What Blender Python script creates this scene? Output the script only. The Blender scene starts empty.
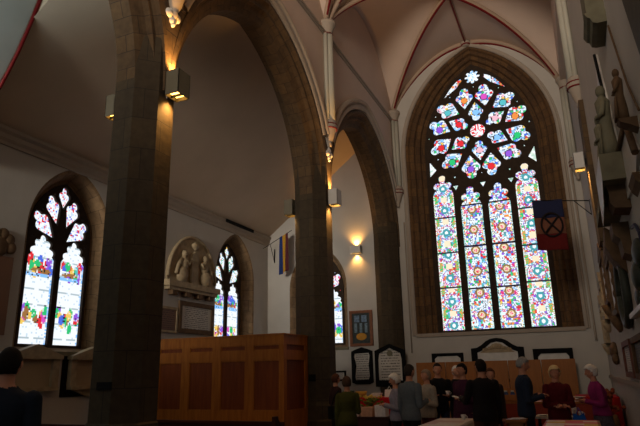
import bpy, bmesh, math, random
from mathutils import Vector, Matrix
random.seed(7)
PI = math.pi
SC = bpy.context.scene
COL = SC.collection

# ---------------------------------------------------------------- camera
cd = bpy.data.cameras.new('camera'); cam = bpy.data.objects.new('camera', cd); COL.objects.link(cam)
f, yaw, pit, rol = 569.4, 0.41036, 0.27371, -0.02113
F = Vector((-math.sin(yaw)*math.cos(pit), math.cos(yaw)*math.cos(pit), math.sin(pit)))
R0 = Vector((math.cos(yaw), math.sin(yaw), 0)); U0 = R0.cross(F)
R1 = math.cos(rol)*R0 + math.sin(rol)*U0; U1 = -math.sin(rol)*R0 + math.cos(rol)*U0
m = Matrix.Identity(4)
for i in range(3):
    m[i][0] = R1[i]; m[i][1] = U1[i]; m[i][2] = -F[i]
m[2][3] = 1.6
cam.matrix_world = m
cd.sensor_width = 36; cd.lens = f/640*36; cd.clip_end = 200; cd.clip_start = .05
SC.camera = cam

# ---------------------------------------------------------------- materials
def hexc(c):
    return tuple(((v/255+.055)/1.055)**2.4 if v/255 > .04045 else v/255/12.92 for v in c)+(1,)
def mat(name, col, rough=.8, noise=.15, scale=6., bump=.1, metal=0., col2=None, stretch=(1, 1, 1)):
    m_ = bpy.data.materials.new(name); m_.use_nodes = True
    nt = m_.node_tree; b = nt.nodes['Principled BSDF']
    b.inputs['Roughness'].default_value = rough; b.inputs['Specular IOR Level'].default_value = .25; b.inputs['Metallic'].default_value = metal
    tc = nt.nodes.new('ShaderNodeTexCoord'); mp = nt.nodes.new('ShaderNodeMapping'); mp.inputs['Scale'].default_value = stretch
    nt.links.new(tc.outputs['Object'], mp.inputs[0])
    n = nt.nodes.new('ShaderNodeTexNoise'); n.inputs['Scale'].default_value = scale; n.inputs['Detail'].default_value = 4
    nt.links.new(mp.outputs[0], n.inputs['Vector'])
    r = nt.nodes.new('ShaderNodeValToRGB'); r.color_ramp.elements[0].position = .3; r.color_ramp.elements[1].position = .7
    c = hexc(col)
    c2 = hexc(col2) if col2 else tuple(min(1, v*(1+noise)) for v in c[:3])+(1,)
    c1 = tuple(v*(1-noise) for v in c[:3])+(1,)
    r.color_ramp.elements[0].color = c1; r.color_ramp.elements[1].color = c2
    nt.links.new(n.outputs['Fac'], r.inputs[0]); nt.links.new(r.outputs[0], b.inputs['Base Color'])
    if bump:
        bp = nt.nodes.new('ShaderNodeBump'); bp.inputs['Strength'].default_value = bump; bp.inputs['Distance'].default_value = .02
        nt.links.new(n.outputs['Fac'], bp.inputs['Height']); nt.links.new(bp.outputs[0], b.inputs['Normal'])
    return m_
def stone(name, ca, cb, mort, bw=.55, bh=.32, uv=True):
    m_ = bpy.data.materials.new(name); m_.use_nodes = True
    nt = m_.node_tree; b = nt.nodes['Principled BSDF']; b.inputs['Roughness'].default_value = .9
    tc = nt.nodes.new('ShaderNodeTexCoord')
    br = nt.nodes.new('ShaderNodeTexBrick'); br.inputs['Scale'].default_value = 1
    br.inputs['Brick Width'].default_value = bw; br.inputs['Row Height'].default_value = bh
    br.inputs['Mortar Size'].default_value = .006; br.inputs['Bias'].default_value = 0
    br.inputs['Color1'].default_value = hexc(ca); br.inputs['Color2'].default_value = hexc(cb); br.inputs['Mortar'].default_value = hexc(mort)
    nt.links.new(tc.outputs['UV' if uv else 'Object'], br.inputs['Vector'])
    n = nt.nodes.new('ShaderNodeTexNoise'); n.inputs['Scale'].default_value = 9; n.inputs['Detail'].default_value = 6
    nt.links.new(tc.outputs['Object'], n.inputs['Vector'])
    mx = nt.nodes.new('ShaderNodeMix'); mx.data_type = 'RGBA'; mx.blend_type = 'MULTIPLY'; mx.inputs['Factor'].default_value = .7
    rr = nt.nodes.new('ShaderNodeValToRGB'); rr.color_ramp.elements[0].position = .25; rr.color_ramp.elements[0].color = (.45, .42, .4, 1); rr.color_ramp.elements[1].position = .7
    nt.links.new(n.outputs['Fac'], rr.inputs[0])
    nt.links.new(br.outputs['Color'], mx.inputs['A']); nt.links.new(rr.outputs[0], mx.inputs['B'])
    nt.links.new(mx.outputs['Result'], b.inputs['Base Color'])
    bp = nt.nodes.new('ShaderNodeBump'); bp.inputs['Strength'].default_value = .25; bp.inputs['Distance'].default_value = .02
    ad = nt.nodes.new('ShaderNodeMath'); ad.operation = 'SUBTRACT'
    nt.links.new(n.outputs['Fac'], ad.inputs[0]); nt.links.new(br.outputs['Fac'], ad.inputs[1])
    nt.links.new(ad.outputs[0], bp.inputs['Height']); nt.links.new(bp.outputs[0], b.inputs['Normal'])
    return m_
def glassmat(name, strength):
    m_ = bpy.data.materials.new(name); m_.use_nodes = True
    nt = m_.node_tree; nt.nodes.remove(nt.nodes['Principled BSDF']); o = nt.nodes['Material Output']
    a = nt.nodes.new('ShaderNodeVertexColor'); a.layer_name = 'Col'
    e = nt.nodes.new('ShaderNodeEmission'); e.inputs[1].default_value = strength
    nt.links.new(a.outputs[0], e.inputs[0]); nt.links.new(e.outputs[0], o.inputs[0])
    return m_
def emit(name, col, strength):
    m_ = bpy.data.materials.new(name); m_.use_nodes = True
    nt = m_.node_tree; nt.nodes.remove(nt.nodes['Principled BSDF']); o = nt.nodes['Material Output']
    e = nt.nodes.new('ShaderNodeEmission'); e.inputs[0].default_value = hexc(col); e.inputs[1].default_value = strength
    nt.links.new(e.outputs[0], o.inputs[0]); return m_

M = dict(
    plaster=mat('plaster', (186, 179, 168), .85, .05, 1.5, .05),
    nave_plaster=mat('nave_plaster', (206, 184, 166), .85, .04, 1.2, .05),
    aisle_plaster=mat('aisle_plaster', (198, 178, 154), .85, .06, .8, .05),
    pale_plaster=mat('pale_plaster', (200, 208, 204), .85, .05, 1.5, .05),
    trim=mat('trim_paint', (164, 150, 134), .7, .05, 3, .05),
    ribpaint=mat('rib_paint', (170, 146, 124), .7, .05, 3, .05),
    shaft=mat('shaft_paint', (176, 172, 156), .7, .05, 3, .05),
    red=mat('red_paint', (112, 14, 16), .6, .1, 8, 0),
    stone=stone('sandstone', (96, 73, 44), (80, 61, 38), (50, 38, 26)),
    darkstone=stone('dark_sandstone', (74, 60, 38), (62, 50, 32), (38, 31, 21), .62, .5),
    warmstone=stone('reveal_sandstone', (112, 80, 44), (86, 60, 35), (44, 32, 20), .3, .34),
    splay=stone('splay_stone', (150, 120, 84), (128, 100, 68), (80, 62, 44), .4, .4),
    tracery=mat('tracery_stone', (58, 46, 36), .9, .2, 8, .2),
    floor=mat('floor_stone', (82, 72, 62), .6, .15, 1.5, .05),
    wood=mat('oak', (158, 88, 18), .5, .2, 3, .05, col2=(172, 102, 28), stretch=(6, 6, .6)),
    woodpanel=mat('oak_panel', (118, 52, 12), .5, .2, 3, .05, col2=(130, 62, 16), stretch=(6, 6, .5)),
    wood2=mat('light_oak', (152, 92, 36), .5, .12, 3, .05, stretch=(6, 6, .6)),
    darkwood=mat('dark_wood', (58, 26, 18), .5, .2, 4, .05, stretch=(1, 5, 5)),
    black=mat('black_frame', (9, 9, 9), .9, .1, 5, 0),
    iron=mat('iron', (22, 20, 18), .5, .1, 5, 0, .4),
    marble=mat('white_marble', (206, 200, 190), .4, .12, 4, .1),
    cream=mat('cream_stone', (166, 146, 114), .6, .2, 7, .2),
    greystone=mat('grey_stone', (116, 110, 88), .8, .2, 5, .2),
    brownstone=mat('brown_stone', (104, 80, 56), .8, .25, 7, .2),
    greenstone=mat('green_stone', (60, 64, 54), .5, .3, 9, .2),
    lampbody=mat('lamp_body', (104, 96, 78), .6, .05, 5, 0),
    lampwhite=mat('lamp_white', (205, 200, 192), .6, .05, 5, 0),
    bulb=emit('lamp_glow', (255, 190, 90), 8),
    glass=glassmat('stained_glass', 1.15),
    glass2=glassmat('aisle_stained_glass', 1.05),
)
def textmat(name, bg, ink, rows=18., sx=1.):
    """rows of illegible engraved lines, from UV"""
    m_ = bpy.data.materials.new(name); m_.use_nodes = True
    nt = m_.node_tree; b = nt.nodes['Principled BSDF']; b.inputs['Roughness'].default_value = .6
    tc = nt.nodes.new('ShaderNodeTexCoord'); sp = nt.nodes.new('ShaderNodeSeparateXYZ'); nt.links.new(tc.outputs['UV'], sp.inputs[0])
    w = nt.nodes.new('ShaderNodeMath'); w.operation = 'MULTIPLY'; w.inputs[1].default_value = rows; nt.links.new(sp.outputs[1], w.inputs[0])
    fr = nt.nodes.new('ShaderNodeMath'); fr.operation = 'FRACT'; nt.links.new(w.outputs[0], fr.inputs[0])
    lt = nt.nodes.new('ShaderNodeMath'); lt.operation = 'LESS_THAN'; lt.inputs[1].default_value = .42; nt.links.new(fr.outputs[0], lt.inputs[0])
    mp = nt.nodes.new('ShaderNodeMapping'); mp.inputs['Scale'].default_value = (40*sx, rows*.9, 1); nt.links.new(tc.outputs['UV'], mp.inputs[0])
    n = nt.nodes.new('ShaderNodeTexNoise'); n.inputs['Scale'].default_value = 1; nt.links.new(mp.outputs[0], n.inputs['Vector'])
    gt = nt.nodes.new('ShaderNodeMath'); gt.operation = 'GREATER_THAN'; gt.inputs[1].default_value = .47; nt.links.new(n.outputs['Fac'], gt.inputs[0])
    ax = nt.nodes.new('ShaderNodeMath'); ax.operation = 'SUBTRACT'; ax.inputs[1].default_value = .5; nt.links.new(sp.outputs[0], ax.inputs[0])
    ab = nt.nodes.new('ShaderNodeMath'); ab.operation = 'ABSOLUTE'; nt.links.new(ax.outputs[0], ab.inputs[0])
    l2 = nt.nodes.new('ShaderNodeMath'); l2.operation = 'LESS_THAN'; l2.inputs[1].default_value = .4; nt.links.new(ab.outputs[0], l2.inputs[0])
    m1 = nt.nodes.new('ShaderNodeMath'); m1.operation = 'MULTIPLY'; nt.links.new(lt.outputs[0], m1.inputs[0]); nt.links.new(gt.outputs[0], m1.inputs[1])
    m2 = nt.nodes.new('ShaderNodeMath'); m2.operation = 'MULTIPLY'; nt.links.new(m1.outputs[0], m2.inputs[0]); nt.links.new(l2.outputs[0], m2.inputs[1])
    mx = nt.nodes.new('ShaderNodeMix'); mx.data_type = 'RGBA'; mx.inputs['A'].default_value = hexc(bg); mx.inputs['B'].default_value = hexc(ink)
    nt.links.new(m2.outputs[0], mx.inputs['Factor']); nt.links.new(mx.outputs['Result'], b.inputs['Base Color'])
    return m_
M['text_white'] = textmat('engraved_marble', (200, 192, 178), (96, 88, 78), 12)
M['text_cream'] = textmat('engraved_cream', (168, 146, 112), (104, 86, 62), 10)
M['text_brass'] = textmat('engraved_brown', (120, 84, 60), (74, 50, 36), 10)
M['text_dark'] = textmat('engraved_dark', (50, 44, 40), (96, 84, 70), 12)
def cmat(c, rough=.9, noise=.12, scale=25): return mat('cloth_%d_%d_%d' % c, c, rough, noise, scale, .05)

# ---------------------------------------------------------------- mesh builder
class MB:
    def __init__(s): s.v = []; s.f = []; s.uv = []; s.sm = []
    def face(s, idx, uv=None, smooth=False): s.f.append(tuple(idx)); s.uv.append(uv); s.sm.append(smooth)
    def add(s, vs, fs, smooth=False, uvs=None):
        o = len(s.v); s.v += [tuple(p) for p in vs]
        for k, q in enumerate(fs): s.face([i+o for i in q], uvs[k] if uvs else None, smooth)
    def box(s, a, b, rot=None, bevel=0):
        x0, y0, z0 = [min(p, q) for p, q in zip(a, b)]; x1, y1, z1 = [max(p, q) for p, q in zip(a, b)]
        vs = [(x0, y0, z0), (x1, y0, z0), (x1, y1, z0), (x0, y1, z0), (x0, y0, z1), (x1, y0, z1), (x1, y1, z1), (x0, y1, z1)]
        if rot:
            c = Vector(((x0+x1)/2, (y0+y1)/2, (z0+z1)/2)); vs = [tuple(c+rot@(Vector(p)-c)) for p in vs]
        s.add(vs, [(0, 3, 2, 1), (4, 5, 6, 7), (0, 1, 5, 4), (1, 2, 6, 5), (2, 3, 7, 6), (3, 0, 4, 7)])
        return s
    def prism(s, poly, T, w0, w1, smooth=False):
        """poly: (u,v) list ; T(u,v,w)->xyz"""
        n = len(poly)
        vs = [T(u, v, w0) for u, v in poly]+[T(u, v, w1) for u, v in poly]
        us = [p[0] for p in poly]; vv = [p[1] for p in poly]; u0, u1, v0, v1 = min(us), max(us), min(vv), max(vv)
        uvp = [((u-u0)/(u1-u0+1e-9), (v-v0)/(v1-v0+1e-9)) for u, v in poly]
        o = len(s.v); s.v += [tuple(p) for p in vs]
        s.face([o+i for i in range(n)][::-1], uvp[::-1]); s.face([o+n+i for i in range(n)], uvp)
        for i in range(n):
            j = (i+1) % n; s.face((o+i, o+j, o+n+j, o+n+i), None, smooth)
        return s
    def tube(s, pts, r, n=8, cap=True, flat=None):
        """sweep; r scalar or list"""
        pts = [Vector(p) for p in pts]; rs = r if isinstance(r, (list, tuple)) else [r]*len(pts)
        o = len(s.v); prev = None
        for i, p in enumerate(pts):
            t = (pts[min(i+1, len(pts)-1)]-pts[max(i-1, 0)]).normalized()
            if prev is None:
                a = Vector((0, 0, 1)) if abs(t.z) < .9 else Vector((1, 0, 0)); x = t.cross(a).normalized()
            else: x = (prev-t*prev.dot(t)).normalized()
            prev = x; y = t.cross(x)
            for k in range(n):
                an = 2*PI*k/n; s.v.append(tuple(p+(x*math.cos(an)+y*math.sin(an))*rs[i]))
        for i in range(len(pts)-1):
            for k in range(n):
                a, b = o+i*n+k, o+i*n+(k+1) % n; s.face((a, b, b+n, a+n), None, True)
        if cap:
            s.face([o+k for k in range(n)][::-1]); e = o+(len(pts)-1)*n; s.face([e+k for k in range(n)])
        return s
    def lathe(s, prof, c, n=16, sx=1, sy=1, a0=0, a1=2*PI, smooth=True, rot=0):
        o = len(s.v); full = abs(a1-a0-2*PI) < 1e-6; nn = n if full else n+1
        for r, z in prof:
            for k in range(nn):
                an = a0+(a1-a0)*k/n+rot; s.v.append((c[0]+r*sx*math.cos(an), c[1]+r*sy*math.sin(an), c[2]+z))
        per = 2*PI*max(p[0] for p in prof)
        L = 0
        for i in range(len(prof)-1):
            dl = math.hypot(prof[i+1][0]-prof[i][0], prof[i+1][1]-prof[i][1])
            for k in range(n):
                a = o+i*nn+k; b = o+i*nn+(k+1) % nn
                u0 = per*k/n; u1 = per*(k+1)/n
                s.face((a, b, b+nn, a+nn), [(u0, L), (u1, L), (u1, L+dl), (u0, L+dl)], smooth)
            L += dl
        if full:
            s.face([o+k for k in range(nn)][::-1]); e = o+(len(prof)-1)*nn; s.face([e+k for k in range(nn)])
        return s
    def ball(s, c, r, n=12, m_=8, rot=None):
        r = r if isinstance(r, (tuple, list)) else (r, r, r); vs = []; fs = []
        vs.append(Vector((0, 0, -r[2])))
        for i in range(1, m_):
            ph = -PI/2+PI*i/m_
            for k in range(n):
                a = 2*PI*k/n; vs.append(Vector((r[0]*math.cos(ph)*math.cos(a), r[1]*math.cos(ph)*math.sin(a), r[2]*math.sin(ph))))
        vs.append(Vector((0, 0, r[2])))
        for k in range(n): fs.append((0, 1+(k+1) % n, 1+k))
        for i in range(m_-2):
            for k in range(n):
                a = 1+i*n+k; b = 1+i*n+(k+1) % n; fs.append((a, b, b+n, a+n))
        t = len(vs)-1
        for k in range(n): fs.append((t, 1+(m_-2)*n+k, 1+(m_-2)*n+(k+1) % n))
        if rot: vs = [rot@v for v in vs]
        s.add([v+Vector(c) for v in vs], fs, True); return s
    def build(s, name, mt, parent=None, bevel=0, keep=False):
        me = bpy.data.meshes.new(name)
        o = bpy.data.objects.new(name, me); COL.objects.link(o)
        if parent:
            org = Vector((0, 0, 0)); q = parent
            while q: org += q.location; q = q.parent
        elif keep: org = Vector((0, 0, 0))
        else:
            xs, ys, zs = zip(*s.v); org = Vector(((min(xs)+max(xs))/2, (min(ys)+max(ys))/2, min(zs)))
            o.location = org
        me.from_pydata([tuple(Vector(p)-org) for p in s.v], [], s.f)
        uvl = me.uv_layers.new(name='UVMap')
        li = 0
        for p, uv in zip(me.polygons, s.uv):
            p.use_smooth = s.sm[p.index]
            for k, l in enumerate(p.loop_indices):
                if uv: uvl.data[l].uv = uv[k]
                else:
                    v = me.vertices[me.loops[l].vertex_index].co+org; nrm = p.normal
                    if abs(nrm.x) > max(abs(nrm.y), abs(nrm.z)): uvl.data[l].uv = (v.y, v.z)
                    elif abs(nrm.y) > abs(nrm.z): uvl.data[l].uv = (v.x, v.z)
                    else: uvl.data[l].uv = (v.x, v.y)
        me.materials.append(mt)
        if parent: o.parent = parent
        if bevel:
            b = o.modifiers.new('bevel', 'BEVEL'); b.width = bevel; b.segments = 2; b.limit_method = 'ANGLE'
        return o
def tag(o, label, cat, group=None):
    o['label'] = label; o['category'] = cat
    if group: o['group'] = group
    return o
def thing(name, loc, label, cat, group=None):
    o = bpy.data.objects.new(name, None); COL.objects.link(o); o.location = loc; o.empty_display_size = .1
    return tag(o, label, cat, group)
def struct(o): o['kind'] = 'structure'; return o
def sempty(name, loc):
    o = bpy.data.objects.new(name, None); COL.objects.link(o); o.location = loc; o['kind'] = 'structure'; return o
# frames:  end wall (u=X, v=Z, w = towards nave) ; side wall (u=Y, v=Z, w=+X)
def TE(y0): return lambda u, v, w: (u, y0-w, v)
def TS(x0, sg=1): return lambda u, v, w: (x0+sg*w, u, v)

def arch(cx, half, z0, zs, R, n=14):
    off = R-half; h = math.sqrt(R*R-off*off); a1 = math.atan2(h, off); P = [(cx-half, z0)]
    L = [(cx+off-R*math.cos(a1*i/n), zs+R*math.sin(a1*i/n)) for i in range(n+1)]
    Rr = [(2*cx-x, z) for x, z in L[:-1]][::-1]
    return P+L+Rr+[(cx+half, z0)]
def loft(mb, rings, T, close=True):
    """rings: list of (pts, w) equal counts"""
    n = len(rings[0][0]); o = len(mb.v)
    for pts, w in rings:
        for u, v in pts: mb.v.append(tuple(T(u, v, w)))
    L = [0]
    p0 = rings[0][0]
    for i in range(n): L.append(L[-1]+math.dist(p0[i], p0[(i+1) % n]))
    D = 0
    for r in range(len(rings)-1):
        (pa, wa), (pb, wb) = rings[r], rings[r+1]
        d = math.hypot(math.dist(pa[n//2], pb[n//2]), wa-wb)
        for i in range(n if close else n-1):
            j = (i+1) % n; a = o+r*n+i; b = o+r*n+j
            mb.face((a, b, b+n, a+n), [(D, L[i]), (D, L[i+1]), (D+d, L[i+1]), (D+d, L[i])])
        D += d
def segx(a, b, c, d):
    o = lambda p, q, r: (q[0]-p[0])*(r[1]-p[1])-(q[1]-p[1])*(r[0]-p[0])
    return o(a, b, c)*o(a, b, d) < 0 and o(c, d, a)*o(c, d, b) < 0
def crosses(P, Q): return any(segx(P[i-1], P[i], Q[j-1], Q[j]) for i in range(len(P)) for j in range(len(Q)))
def clean(outline, hs):
    """shrink openings until none cuts another or the outline"""
    out = []
    for h in hs:
        P = h[0]; cx = sum(p[0] for p in P)/len(P); cy = sum(p[1] for p in P)/len(P)
        for k in range(30):
            Q = [(cx+(x-cx)*(1-.02*k), cy+(y-cy)*(1-.02*k)) for x, y in P]
            G = [(cx+(x-cx)*1.07, cy+(y-cy)*1.07) for x, y in Q]
            if not any(crosses(G, q[0]) for q in out) and not crosses(Q, outline): out.append((Q,)+tuple(h[1:])); break
    return out
def plate(name, outline, holes, th, T, mt, parent=None, bevel=0, keep=False):
    cu = bpy.data.curves.new('tmp', 'CURVE'); cu.dimensions = '2D'; cu.fill_mode = 'BOTH'; cu.extrude = th/2
    if bevel: cu.bevel_depth = bevel; cu.bevel_resolution = 1
    for poly in [outline]+holes:
        sp = cu.splines.new('POLY'); sp.points.add(len(poly)-1); sp.use_cyclic_u = True
        for i, (x, y) in enumerate(poly): sp.points[i].co = (x, y, 0, 1)
    ob = bpy.data.objects.new('tmp', cu); COL.objects.link(ob)
    dg = bpy.context.evaluated_depsgraph_get(); me = bpy.data.meshes.new_from_object(ob.evaluated_get(dg))
    bpy.data.objects.remove(ob); 
    mb = MB()
    mb.add([T(v.co.x, v.co.y, v.co.z) for v in me.vertices], [tuple(p.vertices) for p in me.polygons])
    bpy.data.meshes.remove(me); bpy.data.curves.remove(cu)
    return mb.build(name, mt, parent, keep=keep)

# ---------------------------------------------------------------- dimensions
XL, XR = -5.53, .80         # nave wall faces
XA = -11.05                 # aisle wall face
YE = 20.0                   # end wall
PY = [-.05, 6.65, 13.35, 20.05]
XP = -6.0
NC = (XL+XR)/2; NW = (XR-XL)/2
YB = -7.0

struct(MB().box((-14, YB, -.2), (2, 21.5, 0)).build('floor', M['floor'], keep=True))

# ---------------------------------------------------------------- window tools
def star_union(c, circles, polys, n=44, extra=()):
    out = []
    angs = sorted([2*PI*i/n for i in range(n)]+list(extra))
    for a in angs:
        dx, dy = math.cos(a), math.sin(a); best = 0
        for cx, cy, r in circles:
            ox, oy = cx-c[0], cy-c[1]; b = ox*dx+oy*dy; d = r*r-(ox*ox+oy*oy-b*b)
            if d >= 0: best = max(best, b+math.sqrt(d))
        for P in polys:
            for i in range(len(P)):
                (x1, y1), (x2, y2) = P[i], P[(i+1) % len(P)]
                ex, ey = x2-x1, y2-y1; den = dx*ey-dy*ex
                if abs(den) < 1e-9: continue
                t = ((x1-c[0])*ey-(y1-c[1])*ex)/den; s_ = ((x1-c[0])*dy-(y1-c[1])*dx)/den
                if t > 0 and -1e-6 <= s_ <= 1+1e-6: best = max(best, t)
        if best > 0: out.append((c[0]+dx*best, c[1]+dy*best))
    return out
def drop(cx, cy, ang, tipd, s=1.):
    """three-lobed drop: lobes towards ang, tip the other way at distance tipd"""
    ux, uy = math.cos(ang), math.sin(ang); vx, vy = -uy, ux
    P = lambda a, b: (cx+ux*a+vx*b, cy+uy*a+vy*b)
    cs = [P(.24*s, 0)+(.17*s,), P(.02*s, .155*s)+(.155*s,), P(.02*s, -.155*s)+(.155*s,)]
    tri = [P(-tipd, 0), P(-.04*s, -.3*s), P(.06*s, -.2*s), P(.06*s, .2*s), P(-.04*s, .3*s)]
    return star_union((cx, cy), cs, [tri], 40, (math.atan2(-uy, -ux) % (2*PI),))
def inpoly(x, y, P):
    c = False; j = len(P)-1
    for i in range(len(P)):
        if (P[i][1] > y) != (P[j][1] > y) and x < (P[j][0]-P[i][0])*(y-P[i][1])/(P[j][1]-P[i][1])+P[i][0]: c = not c
        j = i
    return c
def pane(poly, T, w, colf, mt, parent, cell=.045):
    xs = [p[0] for p in poly]; ys = [p[1] for p in poly]; cx, cy = (min(xs)+max(xs))/2, (min(ys)+max(ys))/2
    x0, x1, y0, y1 = min(xs)-.03, max(xs)+.03, min(ys)-.03, max(ys)+.03
    nx = max(2, int((x1-x0)/cell)); ny = max(2, int((y1-y0)/cell)); dx, dy = (x1-x0)/nx, (y1-y0)/ny
    infl = [(cx+(px-cx)*1+(.035 if px > cx else -.035), cy+(py-cy)+(.035 if py > cy else -.035)) for px, py in poly]
    mb = MB(); cols = []; idx = {}
    def V(i, j):
        if (i, j) not in idx: idx[(i, j)] = len(mb.v); mb.v.append(tuple(T(x0+i*dx, y0+j*dy, w)))
        return idx[(i, j)]
    for i in range(nx):
        for j in range(ny):
            u, v = x0+(i+.5)*dx, y0+(j+.5)*dy
            if inpoly(u, v, infl) or inpoly(u, v, poly):
                mb.face((V(i, j), V(i+1, j), V(i+1, j+1), V(i, j+1))); cols.append(colf(u, v))
    o = mb.build('stained_glass', mt, parent)
    ca = o.data.color_attributes.new('Col', 'FLOAT_COLOR', 'CORNER')
    for p, c in zip(o.data.polygons, cols):
        for l in p.loop_indices: ca.data[l].color = (c[0], c[1], c[2], 1)
    return o
WHT = (.92, .96, 1.0); LEAD = (.03, .03, .03)
PAL = dict(red=(.75, .03, .04), blue=(.08, .16, .75), green=(.03, .55, .18), teal=(.1, .5, .55), yellow=(.9, .6, .12), orange=(.85, .28, .06),
           purple=(.3, .1, .7), magenta=(.7, .08, .5), pale=(.6, .75, 1.), brown=(.35, .16, .05), sky=(.25, .55, 1.), pink=(.9, .5, .6))
rg = random.Random(3)
def mixc(a, b, t): return tuple(x*(1-t)+y*t for x, y in zip(a, b))

# ================================================================ GREAT WINDOW (window_1)
CX = -2.40; TG = TE(20.5)
w1 = sempty('window_1', (CX, 20.3, 2.8))
def vor(u, v, size):
    """small irregular glass pieces: id of the piece and how near its leaded edge is"""
    gi, gj = math.floor(u/size), math.floor(v/size); D = []
    for a in (-1, 0, 1):
        for b in (-1, 0, 1):
            i, j = gi+a, gj+b; h = random.Random(i*7919+j*104729)
            D.append((math.hypot(u-(i+.2+.6*h.random())*size, v-(j+.2+.6*h.random())*size), i*31337+j*17))
    D.sort(); return D[0][1], D[1][0]-D[0][0]
def mosaic(u, v, pw=.5, names=('red', 'blue', 'green', 'yellow', 'sky', 'purple', 'orange', 'teal'), size=.085):
    k, e = vor(u, v, size)
    if e < size*.1: return (.14, .14, .16)
    q = random.Random(k); r = q.random()
    if r < pw: return mixc(WHT, (.7, .85, 1), q.random())
    return PAL[q.choice(names)]
def rosecol(c, cname):
    def fn(u, v):
        d = math.dist((u, v), c)
        if d < .12: return PAL[cname]
        if .12 <= d < .14: return LEAD
        return mosaic(u, v, .45, ('sky', 'sky', 'blue', 'pink', 'red', 'yellow', 'green', 'pale', 'pale'), .1)
    return fn
def innercol(cx):
    def fn(u, v):
        x = abs(u-cx); h = (v-3.42) % .76; hh = min(h, .76-h); d = math.hypot(x, hh)
        if abs(v-7.39) < .03 or abs(v-5.87) < .03 or abs(v-4.35) < .03: return (.02, .02, .08)
        k = v-7.39 if v > 6.8 else (v-5.87 if v > 5.2 else v-4.35)
        if v < 7.3 and d < .06: return PAL['pink'] if rg.random() < .5 else PAL['red']
        if v < 7.3 and .1 < d < .16: return (.3, .16, .05)
        if v < 7.3 and d <= .1: return (.85, .75, .5)
        blk = ((v-2.66) % 1.52)
        if .05 < abs(blk-.76) < .15 or .0 < abs(blk-1.46) < .1:
            if .17 < x < .29: return mixc(PAL['red'], PAL['magenta'], .4) if rg.random() < .75 else WHT
            if x <= .16 and rg.random() < .45: return PAL['blue']
        if x > .33: return rg.choice([WHT, (.5, .85, .8), PAL['teal'], (.6, .9, .8), LEAD])
        if x > .25 and rg.random() < .2: return PAL['yellow']
        return mosaic(u, v, .6, ('green', 'blue', 'teal', 'sky', 'orange', 'red', 'purple'), .078)
    return fn
def outercol(cx):
    def fn(u, v):
        x = abs(u-cx); h = (v-3.1) % .84; hh = min(h, .84-h); d = math.hypot(x, hh*1.0)
        if abs(v-7.02) < .02 or abs(v-5.7) < .02 or abs(v-4.44) < .02: return (.05, .05, .08)
        if x > .33:
            return rg.choice([PAL['red'], WHT, WHT, PAL['green'], (.8, .9, .8), WHT])
        if d < .06: return WHT
        if d < .14: return mixc(PAL['teal'], (.02, .1, .15), .4)
        if .22 < d < .28: return rg.choice([PAL['purple'], (.3, .4, .5), PAL['red'], WHT])
        if abs(hh-.42) < .1 and x < .1: return mixc(PAL['yellow'], WHT, .5)
        if abs(hh-.36) < .1 and x > .22: return PAL['green'] if rg.random() < .6 else PAL['orange']
        return mosaic(u, v, .55, ('green', 'purple', 'sky', 'teal', 'orange', 'red', 'pink'), .078)
    return fn
holes = []
def lightshape(cx, zfull, ztop, zb=2.92, hw=.395):
    c = (cx, zfull+.12)
    cs = [(cx, ztop-.15, .15), (cx-.2, zfull+.22, .155), (cx+.2, zfull+.22, .155), (cx, zfull+.18, .2)]
    rect = [(cx-hw, zb), (cx+hw, zb), (cx+hw, zfull-.12), (cx+hw*.8, zfull+.06), (cx-hw*.8, zfull+.06), (cx-hw, zfull-.12)]
    ex = [math.atan2(zb-c[1], s*hw) % (2*PI) for s in (-1, 1)]
    return star_union(c, cs, [rect], 72, ex)
for k, dx in enumerate((-1.475, -.49, .49, 1.475)):
    out = k in (0, 3); zf = 8.02 if out else 7.48; zt = 8.68 if out else 8.1
    holes.append((lightshape(CX+dx, zf, zt), (outercol if out else innercol)(CX+dx), .028))
RC = (CX, 10.21)
cl = ['green', 'orange', 'teal', 'magenta', 'orange', 'teal', 'purple', 'red', 'green', 'purple', 'red', 'purple']
oi = 0
for k in range(6):
    for sg in (-1, 1):
        th = math.radians(60*k); a_c = th+sg*math.radians(15.2); a_t = th+sg*math.radians(6.8)
        c = (RC[0]+1.44*math.cos(a_c), RC[1]+1.44*math.sin(a_c)); t = (RC[0]+.97*math.cos(a_t), RC[1]+.97*math.sin(a_t))
        ang = math.atan2(c[1]-t[1], c[0]-t[0])
        holes.append((drop(c[0], c[1], ang, math.dist(c, t), 1.16), rosecol((c[0]-.02, c[1]-.06), cl[oi]), .036)); oi += 1
for k in range(6):
    a = math.radians(30+60*k); c = (RC[0]+.77*math.cos(a), RC[1]+.77*math.sin(a))
    holes.append((drop(c[0], c[1], a+PI, .45, .95), rosecol(c, ['pink', 'sky', 'red', 'red', 'pink', 'sky'][k]), .045))
holes.append(([(RC[0]+.29*math.cos(2*PI*i/24), RC[1]+.29*math.sin(2*PI*i/24)) for i in range(24)],
              lambda u, v: WHT if rg.random() < .55 or math.dist((u, v), RC) < .06 else PAL['red'], .045))
def tri(cx, cy, r, a0): return [(cx+r*math.cos(a0+2*PI*i/3), cy+r*math.sin(a0+2*PI*i/3)) for i in range(3)]
pale = lambda u, v: rg.choice([WHT, (.5, .8, .7), (.6, .75, .9), (.3, .5, .4)])
for k in range(12):
    a = math.radians(30*k)
    if k in (8, 9, 10): continue
    if k in (0, 6): rr = 1.84
    elif k in (1, 5): rr = 1.74
    else: rr = 1.8
    holes.append((tri(RC[0]+rr*math.cos(a), RC[1]+rr*math.sin(a), .085, a), pale, .05))
for dx, dz, r in ((-.98, 8.52, .09), (0, 8.55, .07), (.98, 8.52, .09), (-.98, 8.13, .16), (0, 8.13, .16), (.98, 8.13, .16), (-.49, 8.42, .06), (.49, 8.42, .06)):
    holes.append((tri(CX+dx, dz, r, -PI/2), pale, .05))
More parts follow.
